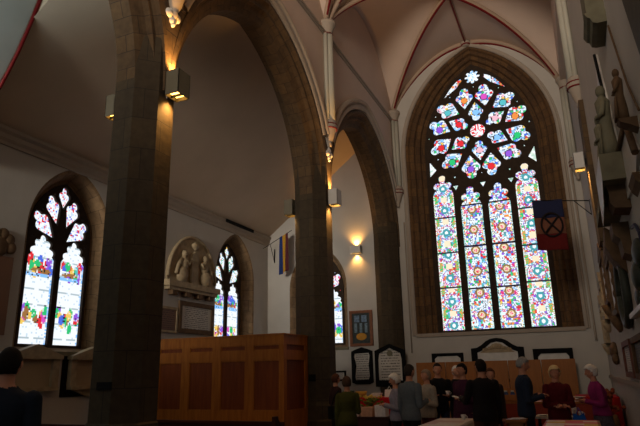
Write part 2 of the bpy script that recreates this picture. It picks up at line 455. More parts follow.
sc = (CX, 12.44)
holes.append((star_union(sc, [(sc[0]+.22*math.cos(PI/4*i), sc[1]+.22*math.sin(PI/4*i), .085) for i in range(8)]+[sc+(.16,)], [], 64),
              lambda u, v: rg.choice([WHT, WHT, (.6, .8, 1), PAL['sky'], WHT]), .045))
for sg in (-1, 1):
    P = [(CX+sg*.36, 12.36), (CX+sg*.42, 12.52), (CX+sg*.6, 12.44), (CX+sg*.82, 12.24), (CX+sg*1.02, 12.0), (CX+sg*1.27, 11.64), (CX+sg*.95, 11.84), (CX+sg*.62, 12.06)]
    holes.append((P, lambda u, v: mosaic(u, v, .4, ('red', 'pink', 'sky', 'orange', 'red')), .045))
    P = [(CX+sg*1.9, 9.3), (CX+sg*1.92, 8.6), (CX+sg*1.62, 8.88)]
    holes.append((P, lambda u, v: rg.choice([WHT, WHT, (.5, .7, .6), (.7, .8, .7)]), .05))
W_IN = arch(CX, 2.03, 2.84, 9.5, 3.95)
holes = clean(W_IN, holes)
plate('tracery', W_IN, [h[0] for h in holes], .18, TG, M['tracery'], w1, .015)
for P, fn, cell in holes: pane(P, TG, -.0, fn, M['glass'], w1, cell)
for dx in (-1.475, -.49, .49, 1.475):
    for z in ((7.39, 5.87, 4.35) if abs(dx) < 1 else (7.02, 5.7, 4.44)):
        MB().box((CX+dx-.4, 20.43, z-(.018 if abs(dx) < 1 else .01)), (CX+dx+.4, 20.46, z+(.018 if abs(dx) < 1 else .01))).build('saddle_bar', M['iron'], w1)
# stone surround: moulded orders from wall face to the glass
mb = MB()
prof = [(2.68, .0), (2.6, -.02), (2.55, -.1), (2.47, -.08), (2.4, -.12), (2.37, -.24), (2.27, -.22), (2.2, -.26), (2.17, -.38), (2.08, -.36), (2.0, -.42), (2.0, -.62)]
loft(mb, [(arch(CX, h, 2.84-(.06 if h > 2.3 else 0), 9.5, 4.33-(2.68-h)*.56), w) for h, w in prof], TE(20))
mb.build('stone_surround', M['warmstone'], w1)
mb = MB(); loft(mb, [(arch(CX, h, 2.78, 9.5, 4.33+(h-2.68)), w) for h, w in ((2.68, 0), (2.68, .05), (2.72, .09), (2.78, .09), (2.8, .03), (2.84, .03), (2.86, .0))], TE(20), close=False)
mb.build('hood_mould', M['trim'], w1)
MB().box((CX-2.7, 19.93, 2.72), (CX+2.7, 20.5, 2.84)).build('window_sill', M['trim'], w1)

# ================================================================ aisle windows
def fig_light(cx, hw, z0, z1, seed):
    r = random.Random(seed); H = z1-z0
    E = []
    def sc_(zc, hh, cols):
        for i in range(16):
            E.append((cx+r.uniform(-hw*.8, hw*.8), z0+H*(zc+r.uniform(-hh, hh)), r.uniform(.05, .1), r.uniform(.08, .17), PAL[r.choice(cols)]))
    sc_(.27, .09, ['red', 'yellow', 'blue', 'green', 'magenta', 'yellow', 'purple', 'brown'])
    sc_(.74, .06, ['blue', 'green', 'purple', 'red', 'yellow', 'teal'])
    for i in range(7): E.append((cx+r.uniform(-hw*.6, hw*.6), z0+H*.70, .12, .05, PAL['brown']))
    for i in range(7): E.append((cx+r.uniform(-hw*.8, hw*.8), z0+H*.655, .12, .05, PAL['sky']))
    def fn(u, v):
        t = (v-z0)/H
        for e in reversed(E):
            if ((u-e[0])/e[2])**2+((v-e[1])/e[3])**2 < 1: return e[4] if r.random() < .85 else (mixc(e[4], WHT, .6) if r.random() < .6 else LEAD)
        if abs(u-cx) > hw-.04: return rg.choice([WHT, PAL['pale'], PAL['sky']])
        if (int((v-z0)/.19) % 2 and abs((v-z0) % .19) < .03 and abs(u-cx) > hw*.2) : return (.45, .55, .6)
        return WHT if r.random() < .92 else (.6, .75, .85)
    return fn
def petalcol(names):
    def fn(u, v):
        r = rg.random()
        if r < .55: return WHT
        if r < .75: return PAL['pale']
        return PAL[rg.choice(names)]
    return fn
def aisle_window(name, c, T, zsill, half, zs, R, hw_out, names, seed, wd, sill_lbl=None, up=0):
    w = sempty(name, T(c, zsill, 0))
    hs = []; lw = half/2-.07; z1 = zs-.12
    for s_ in (-1, 1):
        lx = c+s_*half/2
        cen = (lx, z1-.25)
        cs = [(lx, z1-.02, .12), (lx-.16, z1-.12, .1), (lx+.16, z1-.12, .1), (lx-.27, z1-.32, .1), (lx+.27, z1-.32, .1), (lx, z1-.25, .24)]
        rect = [(lx-lw, zsill+.06), (lx+lw, zsill+.06), (lx+lw, z1-.42), (lx-lw, z1-.42)]
        ex = [math.atan2(zsill+.06-cen[1], q*lw) % (2*PI) for q in (-1, 1)]
        hs.append((star_union(cen, cs, [rect], 64, ex), fig_light(lx, lw, zsill, z1, seed+s_), .04))
    s2 = half/.95
    for (dx, dz, an, tp, s_) in ((0, 1.06, 90, .36, .62), (-.3, .72, 110, .56, .84), (.3, .72, 70, .56, .84), (-.56, .27, 138, .54, .84), (.56, .27, 42, .54, .84)):
        hs.append((drop(c+dx*s2, zs+dz, math.radians(an), tp, s_), petalcol(names), .04))
    for dx, dz in ((-.3, 1.06), (.3, 1.06), (-.62, .6), (.62, .6), (-.83, -.1), (.83, -.1)):
        hs.append((tri(c+dx*s2*.97, zs+dz, .06, PI/2), petalcol(names), .04))
    hs = clean(arch(c, half, zsill, zs, R), hs)
    plate('tracery', arch(c, half, zsill, zs, R), [h[0] for h in hs], .14, lambda u, v, ww: T(u, v, ww-wd), M['tracery'], w, .01)
    for P, fn, cell in hs: pane(P, T, -wd, fn, M['glass2'], w, cell)
    mb = MB()
    rs = [(hw_out, 0), (hw_out-.06, -.03), (hw_out-.1, -.1), (half+.1, -wd*.82), (half+.08, -wd*.9), (half, -wd*.9), (half, -wd-.1)]
    loft(mb, [(arch(c, h, zsill-(.12 if ww > -.2 else 0), zs, R+(h-half)*.9), ww) for h, ww in rs], T)
    mb.build('stone_surround', M['splay'], w)
    mb = MB(); mb.prism([(0, 0), (1, 0), (1, 1), (0, 1)], lambda a, b, ww: T(c-hw_out+2*hw_out*a, zsill-.2+.1*b, ww), -.3, .06)
    mb.build('window_sill', M['greystone'], w)
    return w
TA = TS(XA)
aisle_window('window_2', 10.06, TA, 2.3, .95, 4.97, 1.5, 1.3, ('red', 'red', 'pink', 'blue'), 11, .45)
aisle_window('window_3', 17.6, TA, 2.3, .95, 4.9, 1.5, 1.3, ('orange', 'teal', 'green', 'yellow'), 31, .45)
aisle_window('window_4', -8.87, TE(YE), 2.6, .93, 4.75, 1.55, 1.2, ('red', 'red', 'magenta', 'orange'), 51, .4)

# ================================================================ walls
def rect(u0, u1, v0, v1): return [(u0, v0), (u1, v0), (u1, v1), (u0, v1)]
struct(plate('wall_end', rect(-11.6, 1.6, 0, 14.5), [arch(CX, 2.68, 2.78, 9.5, 4.33), arch(-8.87, 1.2, 2.48, 4.75, 1.55+.27*.9)], .6, lambda u, v, w: (u, 20.3-w, v), M['plaster'], keep=True))
struct(plate('wall_aisle', rect(YB, 20.0, 0, 7.4), [arch(10.06, 1.3, 2.18, 4.97, 1.5+.35*.9), arch(17.6, 1.3, 2.18, 4.9, 1.5+.35*.9),
      arch(2.6, 1.3, 2.4, 4.7, 1.9)], .6, lambda u, v, w: (XA-.3+w, u, v), M['plaster'], keep=True))
# arcade wall with three (pointed) arches
ah = [arch(PY[i]+3.35, 3.345, 5.9, 6.1, 3.9) for i in range(3)]
outline = [(YB, 5.9)]
for i in range(3):
    outline += ah[i]
outline += [(20.0, 5.9), (20.0, 14.5), (YB, 14.5)]
mbx = plate('wall_arcade', outline, [], .94, lambda u, v, w: (XP+w, u, v), M['nave_plaster'], keep=True); struct(mbx)
struct(MB().box((XR, YB, 0), (XR+.6, 20, 14.5)).build('wall_right', M['plaster'], keep=True))

# arch orders + hoods, one stone arch per bay
lab = ['brown sandstone arch nearest the camera, left of the first pillar', 'large brown sandstone arch between the near pillar and the middle pillar', 'brown sandstone arch between the middle pillar and the great window wall']
for i in range(3):
    c = PY[i]+3.35
    t = thing('stone_arch', (XP, c, 6.0), lab[i], 'arch')
    mb = MB()
    pr = [(3.345, .49), (3.26, .49), (3.24, .42), (3.2, .38), (3.12, .38), (3.1, .28), (3.05, .25), (2.97, .22), (2.9, .18)]
    rings = [(h, w) for h, w in pr]+[(h, -w) for h, w in pr[::-1]]
    def ar(h): return arch(c, h, 6.0, 6.05, 3.4+(h-2.9)*1.12, 18)
    n = len(ar(3)); o = len(mb.v)
    loft(mb, [(ar(h), w) for h, w in rings], lambda u, v, w: (XP+w, u, v), close=False)
    mb.build('voussoirs', M['stone'], t)
    mb = MB()
    def hd(h): return arch(c, h, 7.2, 7.2, 2.95+(h-3.2)*1.0, 18)
    hp = [(0, 0), (0, .05), (.05, .07), (.13, .07), (.15, .03), (.2, .03), (.22, .1), (.27, .12), (.32, .1), (.34, 0)]
    ex = lambda d: [(max(c-3.34, min(c+3.34, u)), v) for u, v in arch(c, 3.345+d, 6.6, 6.1, 3.9+d, 26)]
    def ex(d):
        Rd = 3.9+d; of = 3.9-3.345; a0 = math.radians(24.5); a1 = math.acos(of/Rd); n_ = 20
        L = [(c+of-Rd*math.cos(a0+(a1-a0)*k/n_), 6.1+Rd*math.sin(a0+(a1-a0)*k/n_)) for k in range(n_+1)]
        return L+[(2*c-u, v) for u, v in L[:-1]][::-1]
    loft(mb, [(ex(d), w) for d, w in hp], lambda u, v, w: (XL+w, u, v), close=False)
    mb.build('hood_mould', M['trim'], t)

# piers
def pier(y, lbl, half=False):
    t = thing('stone_pillar', (XP, y, 0), lbl, 'pillar', None)
    r = .49
    mb = MB(); mb.lathe([(r, .95), (r, 6.9)], (XP, y, 0), 8, 1, 1, rot=PI/8, smooth=False)
    mb.build('pillar_shaft', M['darkstone'], t)
    mb = MB(); mb.lathe([(.62, 0), (.62, .5), (.58, .55), (.57, .85), (.52, .93), (.52, .97), (r, 1.0)], (XP, y, 0), 8, 1, 1, rot=PI/8, smooth=False)
    mb.build('pillar_base', M['darkstone'], t)
    w_ = [(0, 6.0)]
    zz = [6.0+.1*k for k in range(18)]
    hf = lambda z: max(.03, 3.36-(math.sqrt(3.9**2-max(0, z-6.1)**2)-.555))
    poly = [(y-hf(z), z) for z in zz]+[(y+hf(z), z) for z in zz[::-1]]
    mb = MB(); mb.prism(poly, lambda u, v, w: (XP+w, u, v), -.485, .485); mb.build('springer', M['stone'], t)
    return t
p1 = pier(PY[1], 'thick octagonal sandstone pillar, the nearest, in front of the left aisle window')
p2 = pier(PY[2], 'octagonal sandstone pillar at the right end of the wooden screen')
t = thing('stone_respond', (XP, 20, 0), 'sandstone half pillar set against the end wall between painting and great window', 'pillar')
mb = MB(); mb.lathe([(.49, .0), (.49, 6.9)], (XP, 19.98, 0), 8, 1, 1, rot=PI/8, smooth=False); mb.build('pillar_shaft', M['darkstone'], t)
# small dark plates on the pillars
def wallplate(name, lbl, cat, c, T, hw, z0, z1, w0, w1, mt, frame=None):
    pass
tag(MB().box((-6.06, PY[1]-.475, 1.44), (-5.81, PY[1]-.45, 1.54)).build('name_plate', M['black']), 'small dark plate low on the nearest pillar', 'plate')
tag(MB().box((-5.98, PY[2]-.478, 1.41), (-5.81, PY[2]-.45, 1.57)).build('name_plate', M['black']), 'small dark plate low on the pillar beside the wooden screen', 'plate')

# string course + shafts + capitals
struct(MB().box((XL, YB, 10.92), (XL+.05, 20, 11.06)).box((XL, YB, 10.97), (XL+.09, 20, 11.02)).build('trim_1', M['trim'], keep=True))
def wallshaft(x, y, sg, zc, zcorb, lbl, r=.1, corner=False):
    t = thing('vault_shaft', (x, y, zcorb-.5), lbl, 'column', None)
    mb = MB(); mb.tube([(x+sg*.13, y, zcorb), (x+sg*.13, y, zc)], r, 12)
    for d in (-.13, .13): mb.tube([(x+sg*.06, y+d, zcorb), (x+sg*.06, y+d, zc)], r*.6, 10)
    mb.build('shafts', M['shaft'], t)
    P = [(.17, 0), (.15, .04), (.17, .08), (.19, .16), (.24, .3), (.27, .34), (.27, .42)]
    MB().lathe(P, (x+sg*.05, y, zc-.02), 16).build('capital', M['trim'], t)
    Q = [(.02, -.62), (.07, -.55), (.05, -.48), (.1, -.4), (.15, -.22), (.2, -.1), (.22, -.02), (.22, .03), (.17, .06), (.2, .1), (.2, .15), (.15, .2)]
    MB().lathe(Q, (x+sg*.05, y, zcorb), 16).build('corbel', M['trim'], t)
    for z in (-.1, .02): MB().lathe([(.225, z), (.232, z+.012), (.225, z+.03)], (x+sg*.05, y, zcorb), 16).build('red_band', M['red'], t)
    MB().lathe([(.18, .0), (.187, .01), (.18, .025)], (x+sg*.05, y, zc), 16).build('red_band', M['red'], t)
    return t
s1 = wallshaft(XL, PY[1], 1, 10.95, 7.95, 'vault shaft with white leafy corbel on the nearest pillar')
wallshaft(XL, PY[2], 1, 10.95, 8.1, 'vault shaft ending in a red-banded corbel above the middle pillar')
wallshaft(XL+.02, 19.9, 1, 10.95, 8.1, 'vault shaft in the corner left of the great window')
wallshaft(XR, PY[2], -1, 10.95, 7.9, 'greenish vault shaft on the right wall above the square lamp')
wallshaft(XR-.02, 19.9, -1, 10.95, 8.2, 'vault shaft in the corner right of the great window')
# leafy finial under shaft 1 and 2
for y, zz, lb in ((PY[1], 7.42, 'white carved leaf boss where the two near arches meet'), (PY[2], 7.3, 'white carved leaf boss below the corbel of the middle pillar')):
    mb = MB()
    for dy, dz, r in ((0, .1, .085), (-.1, 0, .085), (.1, 0, .085), (0, -.1, .085), (0, 0, .07), (0, -.18, .04)): mb.ball((XL+.02, y+dy, zz+dz), (.06, r, r))
    mb.prism([(y-.22, zz+.48), (y, zz+.1), (y+.22, zz+.48)], lambda u, v, w: (XL+w, u, v), -.04, .03)
    tag(mb.build('leaf_boss', M['marble']), lb, 'carving')

# brown sandstone respond on the right wall
t = thing('stone_respond', (XR, PY[2], 0), 'sandstone strip pilaster on the right wall behind the statues', 'pillar')
mb = MB(); mb.prism([(PY[2]-.5, 4.1), (PY[2]+.5, 4.1), (PY[2]+.5, 7.3), (PY[2]-.5, 7.3)], TS(XR, -1), 0, .1); mb.build('pillar_shaft', M['stone'], t)

# ================================================================ nave vault
ZS, ZH = 11.36, 2.34
VXR = .62; NC = (XL+VXR)/2; NW = (VXR-XL)/2
struct(MB().box((VXR, YB, 11.2), (XR, 20, 14.5)).build('trim_4', M['nave_plaster'], keep=True))
def pv(u): u = min(1, abs(u)); return (1-u*u)**.85
def vault(y0, y1, name):
    yc = (y0+y1)/2; d = (y1-y0)/2; mb = MB(); n = 40
    g = {}
    for i in range(n+1):
        for j in range(n+1):
            a = -1+2*i/n; b = -1+2*j/n
            g[i, j] = len(mb.v); mb.v.append((NC+a*NW, yc+b*d, ZS+ZH*max(pv(a), pv(b))))
    for i in range(n):
        for j in range(n): mb.face((g[i, j], g[i, j+1], g[i+1, j+1], g[i+1, j]), None, True)
    o = struct(mb.build(name, M['nave_plaster'], keep=True))
    def rib(nm, pts, r=.075):
        mb = MB(); mb.tube(pts, r*1.15, 8); rr = mb.build(nm, M['ribpaint'], o)
        p2 = [Vector(p)+Vector((0, 0, -r*1.0)) for p in pts]
        # thin painted line along the underside of the rib
        mb = MB(); mb.tube(p2, r*.56, 8); mb.build('red_line', M['red'], rr)
    N = 24
    for sa in (-1, 1):
        for sb in (-1, 1):
            rib('vault_rib', [(NC+sa*NW*(1-k/N), yc+sb*d*(1-k/N), ZS+ZH*pv(1-k/N)-.04) for k in range(N+1)])
    for yy in ((y0+.06, y1-.06) if y1 > 19 else (y0+.0,)):
        rib('vault_rib', [(NC+NW*(-1+2*k/32), yy, ZS+ZH*pv(-1+2*k/32)-.04) for k in range(33)], .085)
    rib('vault_rib', [(NC, y0+(y1-y0)*k/16, ZS+ZH-.04) for k in range(17)], .05)
    for (bx, by) in ((NC, yc),)+(((NC, y1-.1),) if y1 > 19 else ()):
        mb = MB(); mb.lathe([(.0, -.12), (.1, -.14), (.16, -.1), (.2, -.02), (.2, .06)], (bx, by, ZS+ZH-.08), 14)
        b = mb.build('boss', M['trim'], o)
        mb = MB(); mb.lathe([(.17, -.1), (.19, -.07), (.18, -.04)], (bx, by, ZS+ZH-.08), 14); mb.build('red_line', M['red'], b)
    return o
vault(PY[2], PY[3], 'ceiling_nave_east')
vault(PY[1], PY[2], 'ceiling_nave_middle')
vault(PY[0], PY[1], 'ceiling_nave_west')
struct(MB().box((XL, YB, 13.7), (XR, PY[0], 13.9)).build('ceiling_nave_back', M['nave_plaster'], keep=True))

# ================================================================ aisle ceiling (lean-to), coved at the foot
def cz(x): return 6.95+.775*(x-XA)
mb = MB()
def slab(pts_xz, y0, y1):
    o = len(mb.v)
    for x, z in pts_xz: mb.v += [(x, y0, z), (x, y1, z)]
    for i in range(len(pts_xz)-1): mb.face((o+2*i, o+2*i+1, o+2*i+3, o+2*i+2), None, True)
P = [(XA, 6.95)]+[(XA+.25*k, cz(XA+.25*k)) for k in range(1, 19)]+[(XP, cz(XP))]
slab(P, 6.75, 20); struct(mb.build('ceiling_aisle', M['aisle_plaster'], keep=True))
mb = MB(); mb.prism([(XA-1, cz(XA)-.7), (XP, cz(XP)+.05), (XP, 12), (XA-1, 12)], TE(6.86), 0, .06); struct(mb.build('wall_gable_far', M['aisle_plaster'], keep=True))
# nearer compartment: pale vault web with red rib edging
mb = MB(); 
P2 = [(-8.0, 10.9), (-8.3, 10.35), (-8.54, 9.93), (-8.75, 9.4), (-8.94, 8.88), (-9.13, 8.37), (-9.37, 7.83), (-9.58, 7.44), (-9.76, 7.15), (-10.1, 6.72), (-10.46, 6.37), (-11.0, 6.0)]
slab(P2, YB, 6.78); oc = struct(mb.build('ceiling_aisle_near', M['pale_plaster'], keep=True))
MB().tube([(x, 6.76, z) for x, z in P2], .038, 8).build('red_rib', M['red'], oc)
mb = MB(); mb.prism([(XA, 6.0)]+[(x, z) for x, z in P2[::-1]]+[(-8, 12), (XA-1, 12), (XA-1, 6)], TE(6.80), 0, .1); struct(mb.build('wall_gable', M['aisle_plaster'], keep=True))
slab([(XP, 10.9), (-8.1, 10.9)], YB, 6.78) if False else None
struct(MB().box((-8.05, YB, 10.9), (XP, 6.9, 11.0)).build('ceiling_aisle_top', M['pale_plaster'], keep=True))
# cornice
mb = MB()
pc = [(0, 6.6), (.05, 6.6), (.05, 6.68), (.1, 6.74), (.1, 6.84), (.16, 6.9), (.16, 6.98), (0, 6.98)]
mb.prism([(a, b) for a, b in pc], lambda u, v, w: (XA+u, w, v), YB, 20); struct(mb.build('trim_2', M['trim'], keep=True))
tag(MB().box((XA+.17, 16.6, 6.84), (XA+.21, 18.5, 6.95)).build('air_vent', M['black']), 'long dark vent slot on the cornice above the far aisle window', 'vent')

# ================================================================ wall lamps
def lamp(x, y, z, dx, dy, lbl, w=.3, d=.26, h=.42, power=14, mt='lampbody', upl=True):
    """box fixture whose back is at (x,y), opening along (dx,dy)"""
    cx, cy = x+dx*(d/2+.04), y+dy*(d/2+.04)
    t = thing('wall_lamp', (cx, cy, z-h/2), lbl, 'lamp', 'square box lamps on pillars and walls')
    hx = d/2 if dx else w/2; hy = d/2 if dy else w/2; tk = .012
    mb = MB()
    mb.box((cx-hx, cy-hy, z-h/2), (cx-hx+tk, cy+hy, z+h/2)).box((cx+hx-tk, cy-hy, z-h/2), (cx+hx, cy+hy, z+h/2))
    mb.box((cx-hx, cy-hy, z-h/2), (cx+hx, cy-hy+tk, z+h/2)).box((cx-hx, cy+hy-tk, z-h/2), (cx+hx, cy+hy, z+h/2))
    shd = mb.build('lamp_shade', M[mt], t)
    MB().box((x, y-.05 if dx else y, z-.05), (x+dx*.08+(0 if dx else .05), y+dy*.08+(.05 if dx else 0), z+.05)).build('wall_bracket', M['iron'], t)
    MB().box((cx-hx*.7, cy-hy*.7, z-h/2+.05), (cx+hx*.7, cy+hy*.7, z-h/2+.08)).build('bulb', M['bulb'], t)
    MB().box((cx-hx*.9, cy-.01, z-h/2+.01), (cx+hx*.9, cy+.01, z-h/2+.05)).build('louvre', M['iron'], shd)
    for s_, pw in ((-1, power), (1, power*1.6 if upl else 0)):
        if not pw: continue
        l = bpy.data.lights.new('lamp_light', 'SPOT'); l.energy = pw*9; l.color = (1, .5, .13); l.spot_size = math.radians(115); l.spot_blend = 1; l.shadow_soft_size = .04
        lo = bpy.data.objects.new('lamp_light', l); COL.objects.link(lo); lo.parent = t; lo.location = (-dx*.07, -dy*.07, h/2+s_*(h/2+.01))
        if s_ > 0: lo.rotation_euler = (PI, 0, 0)
lamp(XP-.455, PY[1]-.02, 5.95, -1, 0, 'box lamp half hidden behind the left side of the nearest pillar', .24, .2, .38, upl=False)
lamp(XP+.455, PY[1]+.05, 6.12, 1, 0, 'big grey box lamp on the right face of the nearest pillar')
lamp(XP-.455, PY[2]-.1, 5.9, -1, 0, 'small box lamp on the left side of the middle pillar', upl=False)
lamp(XP+.455, PY[2], 6.05, 1, 0, 'pale box lamp on the right side of the middle pillar', mt='lampwhite')
lamp(-7.2, YE, 6.05, 0, -1, 'box lamp glowing up and down on the aisle end wall', .42, .2, .28, 10, 'lampwhite')
lamp(XR-.1, PY[2]-.1, 6.0, -1, 0, 'white box lamp on the right wall beside the statues', .3, .22, .36, 10, 'lampwhite', False)

# ================================================================ wooden screen
t = thing('wooden_screen', (-8.2, 11.7, 0), 'tall panelled oak screen box standing between the two pillars', 'wooden screen')
X0, X1, Y0, Y1, ZT = -10.4, -6.0, 11.6, 12.85, 2.45
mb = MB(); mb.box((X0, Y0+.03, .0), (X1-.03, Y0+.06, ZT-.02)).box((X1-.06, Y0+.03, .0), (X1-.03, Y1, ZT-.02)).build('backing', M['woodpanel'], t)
mb = MB(); n = 5; bw = (X1-X0)/n
for k in range(n+1):
    xx = X0+bw*k; mb.box((max(X0, xx-.11), Y0, .0), (min(X1-.05, xx+.11), Y0+.05, ZT))
for z0_, z1_ in ((0, .82), (1.9, 2.12), (2.24, 2.45)): mb.box((X0, Y0+.002, z0_), (X1-.05, Y0+.048, z1_))
mb.box((X1-.05, Y1-.14, 0), (X1+.004, Y1, ZT))
for z0_, z1_ in ((0, .82), (1.9, 2.12), (2.24, 2.45)): mb.box((X1-.048, Y0+.13, z0_), (X1+.001, Y1-.01, z1_))
mb.box((X1-.12, Y0-.006, 0), (X1+.006, Y0+.14, ZT))
mb.build('frame', M['wood'], t)
MB().box((X0, Y0-.02, ZT), (X1+.02, Y1, ZT+.03)).build('top_rail', M['wood'], t)
mb = MB()
for k in range(n):
    xa = X0+bw*k+.11; xb = xa+bw-.22
    for za, zb in ((.82, 1.9), (2.12, 2.24)):
        mb.box((xa, Y0+.012, za), (xa+.02, Y0+.04, zb)).box((xb-.02, Y0+.012, za), (xb, Y0+.04, zb)).box((xa, Y0+.012, zb-.02), (xb, Y0+.04, zb)).box((xa, Y0+.012, za), (xb, Y0+.04, za+.02))
mb.build('panel_moulding', M['wood'], t)
MB().box((X0, Y0-.03, 0), (X1+.02, Y0, .6)).build('plinth', M['darkwood'], t)

# pews
def pew(x0, x1, y, z, lbl):
    t = thing('pew', ((x0+x1)/2, y, 0), lbl, 'pew', 'dark wooden pews at the left')
    MB().box((x0, y, .1), (x1, y+.04, z-.05)).build('pew_back', M['darkwood'], t)
    MB().box((x0-.02, y-.02, z-.05), (x1+.02, y+.07, z)).build('top_rail', M['darkwood'], t)
    MB().box((x0, y+.04, .4), (x1, y+.45, .44)).build('seat', M['darkwood'], t)
    for x in (x0, x1):
        mb = MB(); mb.prism([(y-.03, 0), (y+.5, 0), (y+.5, .6), (y+.3, .66), (y+.1, z+.02), (y+.08, z+.08), (y-.02, z+.08)], lambda u, v, w: (x+w, u, v), -.035, .035); mb.build('end_panel', M['darkwood'], t)
pew(-9.6, -6.7, 7.9, .82, 'dark pew behind the man at the left, its end near the nearest pillar')
pew(-8.6, -5.0, 9.3, .8, 'dark pew just in front of the wooden screen')

# ================================================================ memorials
def framed(name, lbl, cat, T, u0, u1, v0, v1, fw, fmat, pmat, d=.06, outline=None, group=None, inner=None):
    c = T((u0+u1)/2, v0, 0); t = thing(name, c, lbl, cat, group)
    ol = outline or rect(u0, u1, v0, v1)
    il = inner or rect(u0+fw, u1-fw, v0+fw, v1-fw)
    plate('frame', ol, [il], d, lambda u, v, w: T(u, v, w+d/2), M[fmat] if isinstance(fmat, str) else fmat, t)
    mb = MB(); mb.prism(il, T, .0, d*.45); mb.build('inscribed_panel', M[pmat] if isinstance(pmat, str) else pmat, t)
    return t
E0 = TE(YE)
# painting
t = framed('framed_painting', 'gilt framed painting on the aisle end wall, right of the narrow window', 'painting', E0, -7.58, -6.7, 2.5, 3.78, .1, mat('gilt_frame', (126, 74, 40), .5, .2, 12), mat('canvas', (56, 60, 56), .6, .3, 9), .08)
mb = MB()
for k in range(3): mb.box((-7.4+.2*k, YE-.05, 2.98), (-7.3+.2*k, YE-.035, 3.32))
mb.build('painted_figures', mat('painted_blue_grey', (120, 140, 150), .6, .4, 15), t)
mb = MB(); mb.prism([(-7.14+.2*math.cos(a*PI/8), 2.84+.13*math.sin(a*PI/8)) for a in range(16)], E0, .03, .05); mb.build('painted_disc', mat('painted_gold', (200, 140, 40), .6, .2, 9), t)
mb = MB()
for k in range(2): mb.box((-7.4+.28*k, YE-.05, 3.36), (-7.2+.28*k, YE-.035, 3.6))
mb.build('painted_panels', mat('painted_pale_blue', (110, 130, 150), .6, .4, 15), t)
# marble tablets
def wavy(u0, u1, v0, v1):
    return [(u0+.03, v0), (u1-.06, v0+.02), (u1-.02, v0+.15), (u1-.05, v0+.5), (u1, v1-.1), (u1-.03, v1), (u0, v1-.02), (u0-.02, v1-.14), (u0+.03, v1-.3), (u0+.05, v0+.5), (u0, v0+.1)]
a_ = rect(-7.56, -6.76, 1.22, 2.4); ol = [(-7.56, 1.24), (-7.4, 1.18), (-6.9, 1.18), (-6.76, 1.24), (-6.76, 2.32), (-6.95, 2.4), (-7.16, 2.46), (-7.36, 2.4), (-7.56, 2.32)]
framed('memorial_tablet', 'white scroll shaped memorial tablet on black backing, below the gilt painting', 'memorial', E0, -7.56, -6.76, 1.22, 2.4, .1, 'black', 'text_white', .06, ol, None, wavy(-7.44, -6.86, 1.32, 2.26))
ol = [(-6.5, 1.1), (-5.42, 1.1), (-5.42, 2.3), (-5.96, 2.52), (-6.5, 2.3)]
t = framed('memorial_tablet', 'white pointed memorial tablet with black border at the foot of the half pillar', 'memorial', TE(YE-.5), -6.5, -5.42, 1.1, 2.5, .1, 'black', 'text_white', .07, ol, None, [(-6.38, 1.32), (-5.54, 1.3), (-5.54, 2.0), (-5.58, 2.2), (-5.96, 2.38), (-6.34, 2.2), (-6.38, 2.0)])
mb = MB(); mb.prism([(-5.96+.1*math.cos(a*PI/8), 2.2+.1*math.sin(a*PI/8)) for a in range(16)], TE(YE-.5), .03, .06); mb.build('carved_crest', M['greystone'], t)
framed('memorial_tablet', 'small black framed tablet low on the aisle end wall behind the woman in green', 'memorial', E0, -8.5, -7.8, 1.3, 1.66, .06, 'black', 'text_white', .05)
# three black framed boards on the end wall
t = framed('memorial_board', 'plain black framed tablet on the end wall, left of the arched memorial', 'memorial', E0, -4.62, -3.55, 1.1, 2.16, .1, 'black', 'marble', .06, None, 'black framed memorials above the wood partition', [(-4.52, 1.2), (-3.65, 1.2), (-3.65, 1.98), (-3.75, 2.06), (-4.42, 2.06), (-4.52, 1.98)])
ol = [(-3.28, 1.2), (-1.6, 1.2), (-1.6, 2.28), (-1.8, 2.3), (-1.95, 2.38), (-2.1, 2.5), (-2.25, 2.57), (-2.44, 2.6), (-2.63, 2.57), (-2.78, 2.5), (-2.93, 2.38), (-3.08, 2.3), (-3.28, 2.28)]
il = [(-3.08, 1.3), (-1.8, 1.3), (-1.8, 2.14), (-1.95, 2.2), (-2.08, 2.3), (-2.25, 2.44), (-2.44, 2.48), (-2.63, 2.44), (-2.8, 2.3), (-2.93, 2.2), (-3.08, 2.14)]
t = framed('memorial_board', 'wide black framed memorial with arched top and carved crest on the end wall', 'memorial', E0, -3.28, -1.6, 1.2, 2.6, .1, 'black', 'marble', .07, ol, 'black framed memorials above the wood partition', il)
mb = MB(); mb.prism([(-3.0, 2.13), (-1.88, 2.13), (-2.0, 2.2), (-2.2, 2.3), (-2.3, 2.4), (-2.44, 2.43), (-2.58, 2.4), (-2.7, 2.3), (-2.88, 2.2)], E0, .03, .06)
for k in range(11): mb.ball((-2.44+.085*(k-5), YE-.06, 2.2+.1*math.cos((k-5)/3.6)), (.045, .03, .06), 8, 6)
mb.build('carved_crest', M['cream'], t)
framed('memorial_board', 'black framed tablet on the end wall at the right end of the wood partition', 'memorial', E0, -1.34, -.16, .95, 2.2, .12, 'black', 'marble', .07, None, 'black framed memorials above the wood partition', [(-1.2, 1.0), (-.28, 1.0), (-.28, 1.95), (-.36, 2.05), (-1.1, 2.05), (-1.2, 1.95)])
